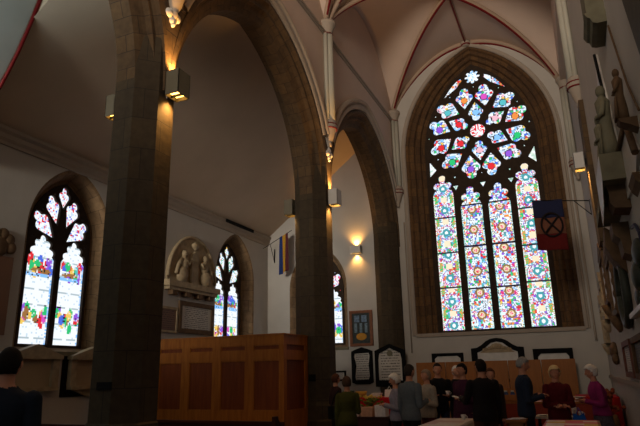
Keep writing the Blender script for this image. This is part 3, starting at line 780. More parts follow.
# aisle wall : half round relief + two framed tablets
t = thing('relief_memorial', (XA, 14.9, 4.05), 'half round cream carved relief memorial with seated figures high on the aisle wall', 'memorial')
mb = MB(); sh = [(14.9-1.24, 4.35)]+[(14.9-1.24*math.cos(PI*k/24), 4.5+1.4*math.sin(PI*k/24)) for k in range(25)]+[(14.9+1.24, 4.35)]
mb.prism(sh, TA, 0, .08); mb.build('back_slab', M['cream'], t)
mb = MB(); rim = [(14.9-1.24*math.cos(PI*k/24), 4.5+1.4*math.sin(PI*k/24)) for k in range(25)]
mb.tube([(XA+.1, u, v) for u, v in rim], .05, 8); mb.build('rim', M['cream'], t)
mb = MB(); mb.prism([(14.9-.17, 4.4), (14.9+.17, 4.4), (14.9+.17, 5.3), (14.9, 5.45), (14.9-.17, 5.3)], TA, .08, .18); mb.lathe([(.0, -.14), (.14, -.05), (.16, .05), (.0, .16)], (XA+.14, 14.9, 5.62), 12, .6, 1); mb.build('central_tablet', M['cream'], t)
for sg in (-1, 1):
    mb = MB(); c = 14.9+sg*.55
    mb.ball((XA+.15, c, 5.28), (.09, .1, .12)).ball((XA+.14, c, 4.98), (.12, .17, .24)).ball((XA+.15, c+sg*.08, 4.62), (.14, .26, .28))
    mb.tube([(XA+.2, c, 5.1), (XA+.22, c-sg*.16, 4.95), (XA+.22, c-sg*.28, 5.1)], [.05, .045, .035]); mb.tube([(XA+.16, c+sg*.14, 5.1), (XA+.18, c+sg*.34, 4.85), (XA+.18, c+sg*.42, 4.6)], [.06, .06, .05])
    mb.build('carved_figure', M['cream'], t)
mb = MB(); mb.box((XA, 14.9-1.34, 4.2), (XA+.26, 14.9+1.34, 4.38)).box((XA, 14.9-1.25, 4.1), (XA+.2, 14.9+1.25, 4.2))
mb.build('ledge', M['cream'], t)
mb = MB()
for q in (-.95, -.3, .35, .95): MB().box((XA, 14.9+q-.12, 3.96), (XA+.18, 14.9+q+.12, 4.12)).build('bracket', M['brownstone'], t)
framed('memorial_tablet', 'larger brown framed tablet below the half round relief', 'memorial', TA, 14.35, 16.2, 2.86, 3.84, .14, 'brownstone', 'text_white', .06)
framed('memorial_tablet', 'smaller red brown tablet between the nearest pillar and the larger framed tablet', 'memorial', TA, 13.3, 14.3, 2.84, 3.6, .07, 'cream', 'text_brass', .05)
# two pedimented monuments under the near aisle window
for c, hw, lb in ((9.28, .66, 'pedimented cream wall monument under the near aisle window, behind the man'), (10.98, .68, 'pedimented monument on black backing beside the nearest pillar')):
    t = thing('wall_monument', (XA, c, 1.0), lb, 'memorial')
    mb = MB(); mb.prism([(c-hw-.05, 2.1), (c+hw+.05, 2.1), (c, 2.34)], TA, 0, .2); mb.build('pediment', M['cream'], t)
    MB().box((XA, c-hw-.05, 2.02), (XA+.2, c+hw+.05, 2.1)).build('cornice', M['cream'], t)
    MB().box((XA, c-hw+.15, 1.42), (XA+.06, c+hw-.15, 2.02)).build('inscribed_panel', M['text_cream'], t)
    mb = MB()
    for s_ in (-1, 1): MB().box((XA, c+s_*(hw-.08)-.09, 1.42), (XA+.14, c+s_*(hw-.08)+.09, 2.02)).build('pilaster', M['cream'], t)
    mb = MB(); mb.box((XA, c-hw, 1.34), (XA+.18, c+hw, 1.42))
    if c > 10: mb.prism([(c-hw+.1, 1.34), (c+hw-.1, 1.34), (c+.1, 1.18), (c-.1, 1.18)], TA, 0, .1)
    mb.build('base', M['cream'], t)
    if c > 10: MB().box((XA, c-hw-.16, 1.18), (XA+.03, c+hw+.2, 2.16)).build('backing', M['black'], t)
# carved tablet at the far left edge
t = thing('wall_monument', (XA, 8.1, 3.0), 'dark memorial with clover shaped top at the far left edge', 'memorial')
mb = MB()
for k in range(6): 
    a = PI*k/5; mb.ball((XA+.04, 8.1+.3*math.cos(a), 4.35+.28*math.sin(a)), (.06, .14, .14))
mb.ball((XA+.04, 8.1, 4.35), (.07, .24, .24)); mb.build('clover_top', M['brownstone'], t)
MB().box((XA, 7.6, 2.5), (XA+.05, 8.5, 4.15)).build('inscribed_panel', M['text_brass'], t)

# ================================================================ flags
def flag(name, lbl, pole, O, ux, w, h, cols, cat='flag', emblem=None, bracket=None, droop=.12):
    t = thing(name, pole[0], lbl, cat)
    MB().tube(pole, .014, 6).build('pole', M['iron'], t)
    a, b = bracket
    mb = MB(); mb.tube([a, b], .02, 6); mb.tube([b, (Vector(pole[0])*.75+Vector(pole[1])*.25)], .012, 6); mb.build('bracket', M['iron'], t)
    ux = Vector(ux).normalized(); nrm = ux.cross(Vector((0, 0, 1))).normalized(); O = Vector(O); nb = len(cols); n = 20
    for bi, (f0, f1, c, vert) in enumerate(cols):
        mb = MB(); g = {}
        A = n if not vert else 8; B = 8 if not vert else n
        for i in range(A+1):
            for j in range(B+1):
                u = (i/A) if not vert else f0+(f1-f0)*i/A; v = (f0+(f1-f0)*j/B) if not vert else j/B
                p = O+ux*(u*w)+Vector((0, 0, -v*h-droop*u*0))+nrm*(.04*math.sin(u*9+v*2)*(.3+v))
                g[i, j] = len(mb.v); mb.v.append(tuple(p))
        for i in range(A):
            for j in range(B): mb.face((g[i, j], g[i+1, j], g[i+1, j+1], g[i, j+1]), None, True)
        o = mb.build('cloth_band', cmat(c), t); s_ = o.modifiers.new('s', 'SOLIDIFY'); s_.thickness = .006
    if emblem:
        c, r, cc = emblem; mb = MB(); c = O+ux*c[0]+Vector((0, 0, -c[1]))-nrm*.0
        pt = lambda a, rr, off=.05: tuple(c+ux*(math.cos(a)*rr*.9)+Vector((0, 0, math.sin(a)*rr*1.1))+nrm*off)
        for off in (.055, -.055):
            mb.tube([pt(2*PI*k/24, r, off) for k in range(25)], .028, 6)
            for a in (PI/4, 3*PI/4): mb.tube([pt(a, r, off), pt(a+PI, r, off)], .028, 6)
        mb.build('emblem', cmat(cc), t)
# right flag : blue over pale over red with dark ring and cross, from the right wall
yF = 16.5
flag('hanging_flag', 'blue, pale and red banner with a ring and cross emblem, hanging before the great window', [(XR-.02, yF, 5.95), (-.72, yF, 6.16)],
     (-.66, yF, 6.14), (1, 0, -.07), .78, 1.42, [(0, .36, (34, 38, 66), False), (.36, .68, (116, 72, 54), False), (.68, 1, (92, 20, 18), False)], 'flag', ((.44, .72), .3, (30, 22, 22)), ((XR, yF, 5.98), (XR, yF, 5.55)))
flag('hanging_flag', 'blue and yellow striped flag hanging from a pole in the aisle corner', [(XA+.06, 19.5, 6.42), (-9.66, 19.4, 7.0)],
     (-10.2, 19.4, 6.77), (1, -.05, .42), .42, 1.5, [(0, .34, (36, 56, 110), True), (.34, .72, (190, 140, 40), True), (.72, 1, (90, 44, 50), True)], 'flag', None, ((-10.72, 19.95, 6.45), (-10.72, 19.95, 5.9)))

# ================================================================ right wall monuments
RW = TS(XR, -1)
def statue(x, y, z, h, name, mt, parent, lean=0, hood=False):
    mb = MB()
    mb.lathe([(.17, 0), (.16, .25), (.12, .5), (.14, .68), (.15, .78), (.07, .85), (.05, .87)], (x, y, z), 14, h*.6, h*.68)
    mb.v = [(a, b, z+(c-z)*h) if False else (a, b, z+(c-z)*h) for a, b, c in mb.v]
    mb.ball((x, y, z+.93*h), (.06*h, .065*h, .085*h))
    if hood: mb.ball((x+.02, y, z+.9*h), (.08*h, .09*h, .12*h))
    for s_ in (-1, 1): mb.tube([(x, y+s_*.09*h, z+.76*h), (x-.03, y+s_*.13*h, z+.58*h), (x-.1*h, y+s_*.04*h, z+.54*h)], [.038*h, .032*h, .022*h])
    for k in range(5): mb.tube([(x-.07*h, y+(k-2)*.04*h, z+.45*h), (x-.1*h, y+(k-2)*.05*h, z+.02)], [.01, .02], 6)
    mb.build(name, mt, parent)
# high stone bracket
t = thing('stone_bracket', (XR, 7.1, 5.4), 'big square stone bracket with stepped underside, highest on the right wall', 'bracket')
MB().box((XR-.2, 6.72, 5.66), (XR, 7.25, 7.2)).build('block', M['greystone'], t)
mb = MB(); mb.prism([(XR, 5.66), (XR-.23, 5.66), (XR-.2, 5.6), (XR-.17, 5.58), (XR-.15, 5.52), (XR-.1, 5.5), (XR, 5.5)], TE(6.7), 0, -.6); mb.build('moulding', M['greystone'], t)
# obelisk monument
t = thing('statue_monument', (XR, 7.9, 3.4), 'large monument of two marble figures on a box plinth before a dark edged obelisk', 'monument')
mb = MB(); mb.prism([(7.5, 4.05), (9.4, 4.05), (8.5, 5.95), (8.34, 5.95)], RW, 0, .04); mb.build('obelisk_back', M['marble'], t)
mb = MB(); mb.tube([(XR-.045, 7.5, 4.05), (XR-.045, 8.34, 5.95)], .022, 6); mb.build('obelisk_edge', M['black'], t)
MB().box((XR-.28, 7.2, 3.72), (XR, 8.25, 4.05)).build('plinth', M['greystone'], t)
mb = MB(); mb.prism([(7.22, 3.74), (7.6, 3.5), (8.25, 3.4), (8.25, 4.03), (7.22, 4.03)], RW, .28, .285); mb.build('side_panel', M['marble'], t)
MB().prism([(XR, 3.72), (XR-.24, 3.72), (XR-.22, 3.62), (XR-.22, 3.5), (XR-.18, 3.44), (XR, 3.42)], TE(7.45), 0, -.4).build('console', M['brownstone'], t)
MB().prism([(XR, 3.4), (XR-.2, 3.4), (XR-.19, 3.25), (XR-.12, 3.18), (XR-.1, 3.0), (XR, 2.95)], TE(8.1), 0, -.5).build('console', M['brownstone'], t)
MB().prism([(XR, 3.4), (XR-.22, 3.6), (XR-.24, 3.3), (XR-.16, 3.1), (XR, 2.9)], TE(9.2), 0, -.5).build('console', M['brownstone'], t)
MB().box((XR-.29, 8.25, 3.66), (XR, 9.5, 3.8)).build('ledge', M['greystone'], t)
statue(XR-.15, 8.1, 4.05, .86, 'hooded_figure', M['greystone'], t, hood=True)
statue(XR-.13, 7.45, 4.05, .98, 'draped_figure', M['greystone'], t)
# standing statue
t = thing('statue_monument', (XR, 5.9, 3.7), 'slim standing stone figure on a small console, nearer than the obelisk monument', 'monument')
statue(XR-.11, 5.88, 3.9, .56, 'standing_figure', M['brownstone'], t)
MB().prism([(XR, 3.9), (XR-.17, 3.9), (XR-.15, 3.87), (XR-.06, 3.82), (XR, 3.78)], TE(5.79), 0, -.18).build('console', M['brownstone'], t)
# near sloping slab monument
t = thing('wall_monument', (XR, 6.7, 3.4), 'pale sloping slab with brown moulded edges on the right wall, right of the obelisk monument', 'memorial')
mb = MB(); mb.prism([(6.33, 4.06), (6.0, 3.63), (6.5, 3.46), (7.75, 3.55), (7.75, 4.12)], RW, 0, .03); mb.build('slab', M['marble'], t)
MB().tube([(XR-.05, 7.75, 4.12), (XR-.05, 6.33, 4.08)], .03, 8).build('moulding', M['brownstone'], t)
MB().tube([(XR-.05, 6.33, 4.08), (XR-.05, 5.98, 3.6)], .035, 8).ball((XR-.06, 6.33, 4.08), .05).build('moulding', M['brownstone'], t)
MB().prism([(XR, 3.5), (XR-.07, 3.5), (XR-.05, 3.42), (XR, 3.36)], TE(6.3), 0, -.5).build('shelf', M['brownstone'], t)
tag(MB().tube([(XR-.02, 6.54, 5.34), (XR-.02, 5.9, 4.28), (XR-.02, 5.5, 3.83)], .011, 6).build('conduit_pipe', M['brownstone']), 'thin brown pipe slanting down the right wall past the near statue', 'pipe')
t = thing('stone_shaft', (XR, 4.5, 0), 'dark greenish engaged shaft on the right wall at the top right corner of the view', 'column')
mb = MB(); mb.prism([(5.3, 4.95), (4.9, 4.1), (4.4, 3.2), (3.9, 2.6), (3.6, 2.6), (3.6, 9), (5.6, 9), (5.6, 5.6)], RW, 0, .03); mb.build('shaft_body', M['greenstone'], t)
# vertical tablets, increasingly far
def tablet(y0, y1, z0, z1, d, mt, pm, lb, orn=True):
    t = thing('wall_tablet', (XR, (y0+y1)/2, z0), lb, 'memorial')
    plate('frame', rect(y0, y1, z0, z1), [rect(y0+.1, y1-.1, z0+.12, z1-.12)], d, lambda u, v, w: (XR-w-d/2, u, v), M[mt], t)
    mb = MB(); mb.prism(rect(y0+.1, y1-.1, z0+.12, z1-.12), RW, 0, d*.5); mb.build('inscribed_panel', M[pm], t)
    if orn:
        mb = MB(); c = (y0+y1)/2
        mb.prism([(y0-.06, z1), (y1+.06, z1), (c, z1+.3)], RW, 0, d*1.1)
        MB().lathe([(.02, -.3), (.1, -.18), (.17, 0)], (XR-.05, c, z0), 12).build('pendant', M[mt], t)
        for k in range(5): mb.ball((XR-d*.6, y0+.05, z0+(z1-z0)*(k+.5)/5), (.06, .07, .1), 8, 6)
        mb.build('carved_ornament', M[mt], t)
    return t
tablet(13.3, 14.9, 2.9, 4.0, .1, 'brownstone', 'marble', 'tall brown edged tablet on the right wall just past the obelisk monument')
tablet(15.3, 16.4, 2.7, 3.6, .12, 'cream', 'text_white', 'ornate cream tablet on the right wall between the corner and the tall brown tablet')
tablet(11.2, 12.7, 2.5, 3.6, .1, 'brownstone', 'marble', 'brown tablet with white panel on the right wall left of the green wreath')
tablet(17.0, 18.0, 2.2, 3.2, .12, 'cream', 'text_cream', 'small cream tablet on the right wall nearest the corner')
t = thing('oval_memorial', (XR, 9.9, 2.2), 'dark green wreath shaped oval memorial on the right wall', 'memorial')
mb = MB(); mb.tube([(XR-.06, 9.9+.6*math.cos(2*PI*k/24), 2.7+.5*math.sin(2*PI*k/24)) for k in range(25)], .06, 8); mb.build('wreath', M['greenstone'], t)
mb = MB(); mb.prism([(9.9+.58*math.cos(2*PI*k/24), 2.7+.48*math.sin(2*PI*k/24)) for k in range(24)], RW, 0, .04); mb.build('inscribed_panel', M['marble'], t)
t = thing('wall_monument', (XR, 7.4, 2.0), 'dark carved memorial with curved blue edge, right of the green wreath', 'memorial')
mb = MB(); mb.ball((XR-.03, 7.3, 2.85), (.07, .28, .16)).ball((XR-.04, 7.6, 2.62), (.08, .22, .18)).ball((XR-.03, 7.9, 2.4), (.06, .2, .14)); mb.build('carving', M['greenstone'], t)
MB().box((XR-.08, 7.2, 2.24), (XR, 9.2, 2.3)).build('ledge', M['marble'], t)
mb = MB(); mb.tube([(XR-.03, 7.6, 3.2), (XR-.03, 7.2, 3.15), (XR-.03, 6.9, 3.0), (XR-.03, 6.75, 2.75)], .022, 6); mb.build('arched_edge', mat('blue_edge', (40, 44, 70), .5), t)
t = thing('wall_cartouche', (XR, 14.5, 1.6), 'small brown carved cartouche low on the right wall', 'memorial')
mb = MB(); mb.ball((XR-.05, 14.9, 1.95), (.1, .4, .2)).ball((XR-.06, 14.6, 1.76), (.08, .2, .12)); mb.build('carving', M['brownstone'], t)
framed('wall_plaque', 'red brown framed plaque on the right wall above the dado, the farther of two', 'memorial', RW, 10.3, 12.0, 1.42, 2.02, .09, mat('red_brown_frame', (110, 66, 50), .6, .2, 9), 'text_white', .07)
framed('wall_plaque', 'dark bronze plaque on the right wall above the dado, the nearer of two', 'memorial', RW, 8.0, 9.8, 1.42, 2.0, .08, 'brownstone', 'text_dark', .08)
struct(MB().box((XR-.05, YB, 1.28), (XR, 20, 1.36)).build('trim_3', M['trim'], keep=True))
tag(MB().tube([(.55, 19.93, 8.0), (.55, 19.93, 2.6), (.55, 19.93, 2.4)], .035, 8).build('drain_pipe', M['trim']), 'painted pipe running down the end wall right of the great window', 'pipe')
tag(MB().tube([(-5.3, 19.95, 6.9), (-5.3, 19.95, 2.2)], .02, 8).build('conduit_pipe', M['trim']), 'thin painted pipe on the end wall left of the great window', 'pipe')

# ================================================================ partition + counters + tables
t = thing('wood_partition', (-2.6, 19.4, 0), 'long light oak panelled partition standing before the end wall', 'partition')
xa, xb, n = -5.05, -.12, 5
mb = MB()
for k in range(n):
    x0 = xa+(xb-xa)*k/n; x1 = xa+(xb-xa)*(k+1)/n
    mb = MB(); mb.box((x0+.01, 19.4, .05), (x1-.01, 19.45, 1.86)); p = mb.build('panel', M['wood2'], t)
    MB().box((x0+.1, 19.385, .2), (x1-.1, 19.4, .9)).box((x0+.1, 19.385, 1.0), (x1-.1, 19.4, 1.76)).build('raised_field', M['wood2'], p)
def box_table(name, lbl, x0, x1, y0, y1, z, top, front, cat='table', legs=True):
    t = thing(name, ((x0+x1)/2, (y0+y1)/2, 0), lbl, cat)
    MB().box((x0, y0, z-.04), (x1, y1, z)).build('tabletop', top, t, .005)
    if front: MB().box((x0+.02, y0+.02, .05), (x1-.02, y0+.05, z-.04)).box((x0+.02, y0+.02, .05), (x0+.05, y1-.02, z-.04)).box((x1-.05, y0+.02, .05), (x1-.02, y1-.02, z-.04)).build('front_panel', front, t)
    else:
        for sx in (x0+.04, x1-.08):
            for sy in (y0+.04, y1-.08): MB().box((sx, sy, 0), (sx+.04, sy+.04, z-.04)).build('leg', M['iron'], t)
    return t
redwood = mat('red_wood', (150, 52, 24), .5, .15, 4, .05)
box_table('serving_counter', 'long red brown serving counter behind the man in navy and the woman in maroon', -2.75, .22, 13.4, 14.1, .92, M['wood2'], redwood, 'counter')
def cloth_table(lbl, x0, x1, y0, y1, z, mt, drop_=.35, parentcat='tablecloth'):
    t = box_table('folding_table', 'folding table under the '+lbl.split(' in front')[0].split(' on the')[0].split(' behind')[0], x0, x1, y0, y1, z-.012, M['wood2'], None)
    mb = MB(); N = 28; g = []
    def ring(off, zz, wav):
        pts = []
        per = [(x0-off, y0-off), (x1+off, y0-off), (x1+off, y1+off), (x0-off, y1+off)]
        for s_ in range(4):
            a, b = per[s_], per[(s_+1) % 4]
            for k in range(N):
                tt = k/N; px, py = a[0]+(b[0]-a[0])*tt, a[1]+(b[1]-a[1])*tt
                nx, ny = [(0, -1), (1, 0), (0, 1), (-1, 0)][s_]; w_ = wav*math.sin(k*1.6+s_)
                pts.append((px+nx*w_, py+ny*w_, zz))
        return pts
    rs = [ring(-.02, z, 0), ring(.01, z-.005, 0), ring(.015, z-.03, .003), ring(.03, z-drop_, .025)]
    o = 0
    for r_ in rs: mb.v += r_
    n = 4*N
    for i in range(len(rs)-1):
        for k in range(n): mb.face((i*n+k, i*n+(k+1) % n, (i+1)*n+(k+1) % n, (i+1)*n+k), None, True)
    mb.face(tuple(range(n)))
    o = mb.build('tablecloth', mt); tag(o, lbl, 'tablecloth'); return o
def checked(name, c1, c2, c3, sc_):
    m_ = bpy.data.materials.new(name); m_.use_nodes = True; nt = m_.node_tree; b = nt.nodes['Principled BSDF']; b.inputs['Roughness'].default_value = .8
    tc = nt.nodes.new('ShaderNodeTexCoord'); v = nt.nodes.new('ShaderNodeTexVoronoi'); v.inputs['Scale'].default_value = sc_; v.distance = 'CHEBYCHEV'; v.inputs['Randomness'].default_value = .25
    nt.links.new(tc.outputs['Object'], v.inputs['Vector']); r = nt.nodes.new('ShaderNodeValToRGB'); r.color_ramp.interpolation = 'CONSTANT'
    e = r.color_ramp.elements; e[0].color = hexc(c1); e[1].position = .35; e[1].color = hexc(c2); q = e.new(.7); q.color = hexc(c3)
    sp = nt.nodes.new('ShaderNodeSeparateColor'); nt.links.new(v.outputs['Color'], sp.inputs[0]); nt.links.new(sp.outputs[0], r.inputs[0]); nt.links.new(r.outputs[0], b.inputs['Base Color']); return m_
cloth_table('pink, white and yellow patchwork tablecloth in front of the woman in maroon', -.6, .15, 8.8, 10.4, .8, checked('patchwork', (226, 120, 140), (238, 226, 220), (226, 190, 110), 4))
cloth_table('pale pinkish tablecloth in front of the man in the dark suit', -2.36, -1.74, 9.0, 10.5, .8, checked('pale_check', (214, 206, 204), (200, 178, 178), (216, 210, 206), 3))
cloth_table('bright red tablecloth on the stall by the memorial tablets', -6.2, -4.2, 14.2, 15.0, .98, cmat((168, 22, 26)), .7)
cloth_table('dark red tablecloth on the table behind the woman in magenta', -.2, .7, 15.0, 16.4, .95, cmat((150, 20, 22)), .75)
# low cupboard in the right corner
tag(MB().box((.05, 17.5, 0), (.78, 18.3, .95)).build('storage_box', M['trim'], bevel=.01), 'pale box standing in the corner against the right wall', 'box')
# end of white crate stack before red stall
def item(name, lbl, cat, mb, mt, group=None, bevel=0): return tag(mb.build(name, mt, bevel=bevel), lbl, cat, group)
box_table('low_display_table', 'small dark table with boxes in front of the red stall', -4.6, -3.6, 11.6, 12.3, .72, M['darkwood'], M['darkwood'])
bx = [((-4.55, 11.65, .72), (-4.3, 11.9, .92), (214, 190, 180), 'pink white carton at the left of the small table'), ((-4.25, 11.65, .72), (-4.0, 11.9, .9), (200, 150, 120), 'tan carton in the middle of the small table'), ((-3.95, 11.65, .72), (-3.72, 11.9, .94), (220, 210, 205), 'white carton at the right of the small table')]
for a, b, c, l in bx: item('carton', l, 'box', MB().box(a, b), cmat(c), 'cartons on the small table', .004)
t = thing('potted_plant', (-4.2, 12.1, .72), 'low plant with yellow flowers on the small table', 'plant')
MB().lathe([(.09, 0), (.13, .14), (.13, .16)], (-4.2, 12.1, .72), 12).build('pot', redwood, t)
mb = MB(); r = random.Random(5)
for k in range(40):
    a = r.random()*6.28; d = r.random()*.26; z = .9+.16*r.random(); c = (-4.2+d*math.cos(a), 12.1+d*math.sin(a), z)
    mb.ball(c, (.04, .03, .02), 6, 4)
    mb.tube([(-4.2, 12.1, .86), c], .006, 4)
mb.build('leaves', cmat((96, 110, 40)), t)
mb = MB()
for k in range(16):
    a = r.random()*6.28; d = r.random()*.28; mb.ball((-4.2+d*math.cos(a), 12.1+d*math.sin(a), 1.06+.05*r.random()), .025, 6, 4)
mb.build('flowers', cmat((220, 190, 90)), t)
# stuff on red stall
for k, (x, c, h, nm, lb) in enumerate([(-6.0, (200, 80, 40), .22, 'gift_bag', 'orange bag on the red stall'), (-5.6, (60, 80, 60), .16, 'carton', 'dark green box on the red stall'), (-5.25, (180, 140, 60), .14, 'basket', 'straw coloured basket on the red stall'), (-4.85, (220, 214, 205), .1, 'paper_pile', 'white paper pile on the red stall'), (-4.5, (225, 222, 215), .18, 'gift_bag', 'white bag at the right end of the red stall')]):
    mb = MB()
    if nm == 'basket': mb.lathe([(.1, 0), (.15, h), (.13, h), (.08, .02)], (x, 14.5, .98), 14)
    elif nm == 'gift_bag':
        mb.prism([(x-.12, .98), (x+.12, .98), (x+.1, .98+h), (x-.1, .98+h)], TE(14.5), -.05, .05); mb.tube([(x-.05, 14.5, .98+h), (x, 14.5, 1.06+h), (x+.05, 14.5, .98+h)], .006, 6)
    elif nm == 'paper_pile':
        for q in range(4): mb.box((x-.13+q*.01, 14.4, .98+q*.025), (x+.11+q*.01, 14.6, 1.0+q*.025))
    else: mb.box((x-.12, 14.42, .98), (x+.12, 14.6, .98+h))
    item(nm, lb, 'bag' if 'bag' in nm else nm.split('_')[0], mb, cmat(c))
# wooden crate with jars on the counter
t = thing('wooden_crate', (-1.7, 13.75, .92), 'open wooden crate on the counter left of the man in navy', 'crate')
mb = MB()
mb.box((-2.0, 13.5, .92), (-1.97, 13.95, 1.2)).box((-1.35, 13.5, .92), (-1.32, 13.95, 1.14)).box((-2.0, 13.5, .92), (-1.32, 13.53, 1.06)).box((-2.0, 13.92, .92), (-1.32, 13.95, 1.2)).box((-2.0, 13.5, .92), (-1.32, 13.95, .94)); mb.build('crate_body', M['wood2'], t)
for k in range(4):
    x = -1.86+.14*k; t = thing('jar', (x, 13.7, .94), 'small dark jar in the wooden crate', 'jar', 'jars in the wooden crate')
    MB().lathe([(.045, 0), (.05, .02), (.05, .14), (.03, .17)], (x, 13.7, .94), 12).build('jar_body', cmat((50, 70, 110)), t); MB().lathe([(.035, .17), (.035, .2)], (x, 13.7, .94), 12).build('lid', cmat((180, 180, 170)), t)
def cup(x, y, z, lb, c=(225, 222, 218)):
    t = thing('cup', (x, y, z), lb, 'cup')
    MB().lathe([(.025, 0), (.03, .01), (.042, .08), (.038, .08), (.024, .015)], (x, y, z), 14).build('cup_body', cmat(c), t)
    MB().tube([(x+.04, y, z+.065), (x+.065, y, z+.05), (x+.06, y, z+.025), (x+.034, y, z+.02)], .006, 6).build('handle', cmat(c), t)
def plate_(x, y, z, lb, r=.12):
    return item('plate', lb, 'plate', MB().lathe([(r*.5, 0), (r*.55, .004), (r, .018), (r, .022), (r*.5, .01)], (x, y, z), 18), cmat((228, 224, 220)))
cup(-1.15, 13.6, .92, 'white cup on the counter to the right of the wooden crate'); cup(-.15, 13.6, .92, 'white cup at the right end of the counter'); cup(-1.9, 10.2, .8, 'white cup on the pale tablecloth')
plate_(-.05, 13.7, .92, 'white plate at the right end of the counter')
# side trolley with plates behind maroon woman
box_table('small_side_table', 'small side table with plates beside the woman in maroon', -.85, -.05, 11.3, 11.65, .78, cmat((200, 190, 180)), None)
for dx, z in ((-.72, .78), (-.48, .78)): plate_(dx, 11.45, z, 'white plate at the left on the small side table' if dx < -.6 else 'second white plate from the left on the small side table', .1)
t = thing('bottle', (-.2, 11.45, .78), 'tall bottle with white label on the small side table', 'bottle')
MB().lathe([(.035, 0), (.04, .01), (.04, .18), (.015, .24), (.015, .3)], (-.2, 11.45, .78), 14).build('bottle_body', cmat((90, 80, 120)), t); MB().lathe([(.041, .05), (.041, .15)], (-.2, 11.45, .78), 14).build('bottle_label', cmat((225, 225, 225)), t)
cup(-.1, 11.42, .78, 'white cup on the small side table')
t = thing('tote_bag', (-.12, 10.7, .56), 'bright blue bag at the side of the woman in magenta', 'bag')
mb = MB(); mb.prism([(-.22, .56), (-.04, .56), (-.02, .78), (-.05, .88), (-.12, .84), (-.2, .88), (-.24, .74)], TE(10.7), -.06, .06); mb.build('bag_body', cmat((30, 96, 190)), t)
MB().tube([(-.17, 10.7, .85), (-.12, 10.7, .97), (-.07, 10.7, .85)], .008, 6).build('handle', cmat((30, 96, 190)), t)
t = thing('stool', (-.12, 10.7, 0), 'small dark stool under the bright blue bag', 'stool')
MB().box((-.27, 10.58, .53), (.03, 10.82, .56)).build('seat', M['darkwood'], t)
for a in (-.25, -.01):
    for b in (10.6, 10.78): MB().box((a, b, 0), (a+.025, b+.025, .53)).build('leg', M['darkwood'], t)
# oak lectern-like chest to the right of suit man
box_table('oak_chest', 'small oak chest with white papers on it, right of the man in the dark suit', -1.17, -.87, 9.72, 10.1, .84, M['wood2'], M['wood2'], 'chest')
mb = MB()
for k in range(3): mb.box((-1.12+.03*k, 9.8, .84+.006*k), (-.96+.03*k, 10.0, .845+.006*k), Matrix.Rotation(.2*k, 3, 'Z'))
item('paper_pile', 'white papers lying on the small oak chest', 'paper', mb, cmat((230, 228, 224)))
# potted flowers (dark red) in right corner
t = thing('flower_arrangement', (.45, 14.2, 0), 'dark red and brown flower arrangement behind the woman in magenta', 'plant')
MB().lathe([(.12, 0), (.16, .5), (.13, .62)], (.45, 14.2, 0), 12).build('vase', M['brownstone'], t)
mb = MB(); r = random.Random(9)
for k in range(45):
    a = r.random()*6.28; d = r.random()*.28; c = (.45+d*math.cos(a), 14.2+d*math.sin(a), .72+.4*r.random()); mb.ball(c, .045, 6, 4); mb.tube([(.45, 14.2, .6), c], .006, 4)
mb.build('flowers', cmat((120, 60, 40)), t)

# ================================================================ people
SKIN = mat('skin', (200, 142, 112), .6, .06, 12, 0)
def Vv(*a): return Vector(a)
def remeshed(mb, vox, smooth=4):
    me = bpy.data.meshes.new('tmp'); me.from_pydata(mb.v, [], mb.f); ob = bpy.data.objects.new('tmp', me); COL.objects.link(ob)
    m1 = ob.modifiers.new('r', 'REMESH'); m1.mode = 'VOXEL'; m1.voxel_size = vox
    m2 = ob.modifiers.new('s', 'SMOOTH'); m2.iterations = smooth; m2.factor = .5
    dg = bpy.context.evaluated_depsgraph_get(); out = bpy.data.meshes.new_from_object(ob.evaluated_get(dg))
    vs = [v.co.copy() for v in out.vertices]; fs = [tuple(p.vertices) for p in out.polygons]
    bpy.data.objects.remove(ob); bpy.data.meshes.remove(me); bpy.data.meshes.remove(out)
    return vs, fs
def cap(mb, a, b, ra, rb, n=12):
    a, b = Vector(a), Vector(b); mb.tube([a, a.lerp(b, .33), a.lerp(b, .66), b], [ra, ra*.67+rb*.33+.0, ra*.33+rb*.67, rb], n); mb.ball(a, ra, n, 8); mb.ball(b, rb, n, 8)
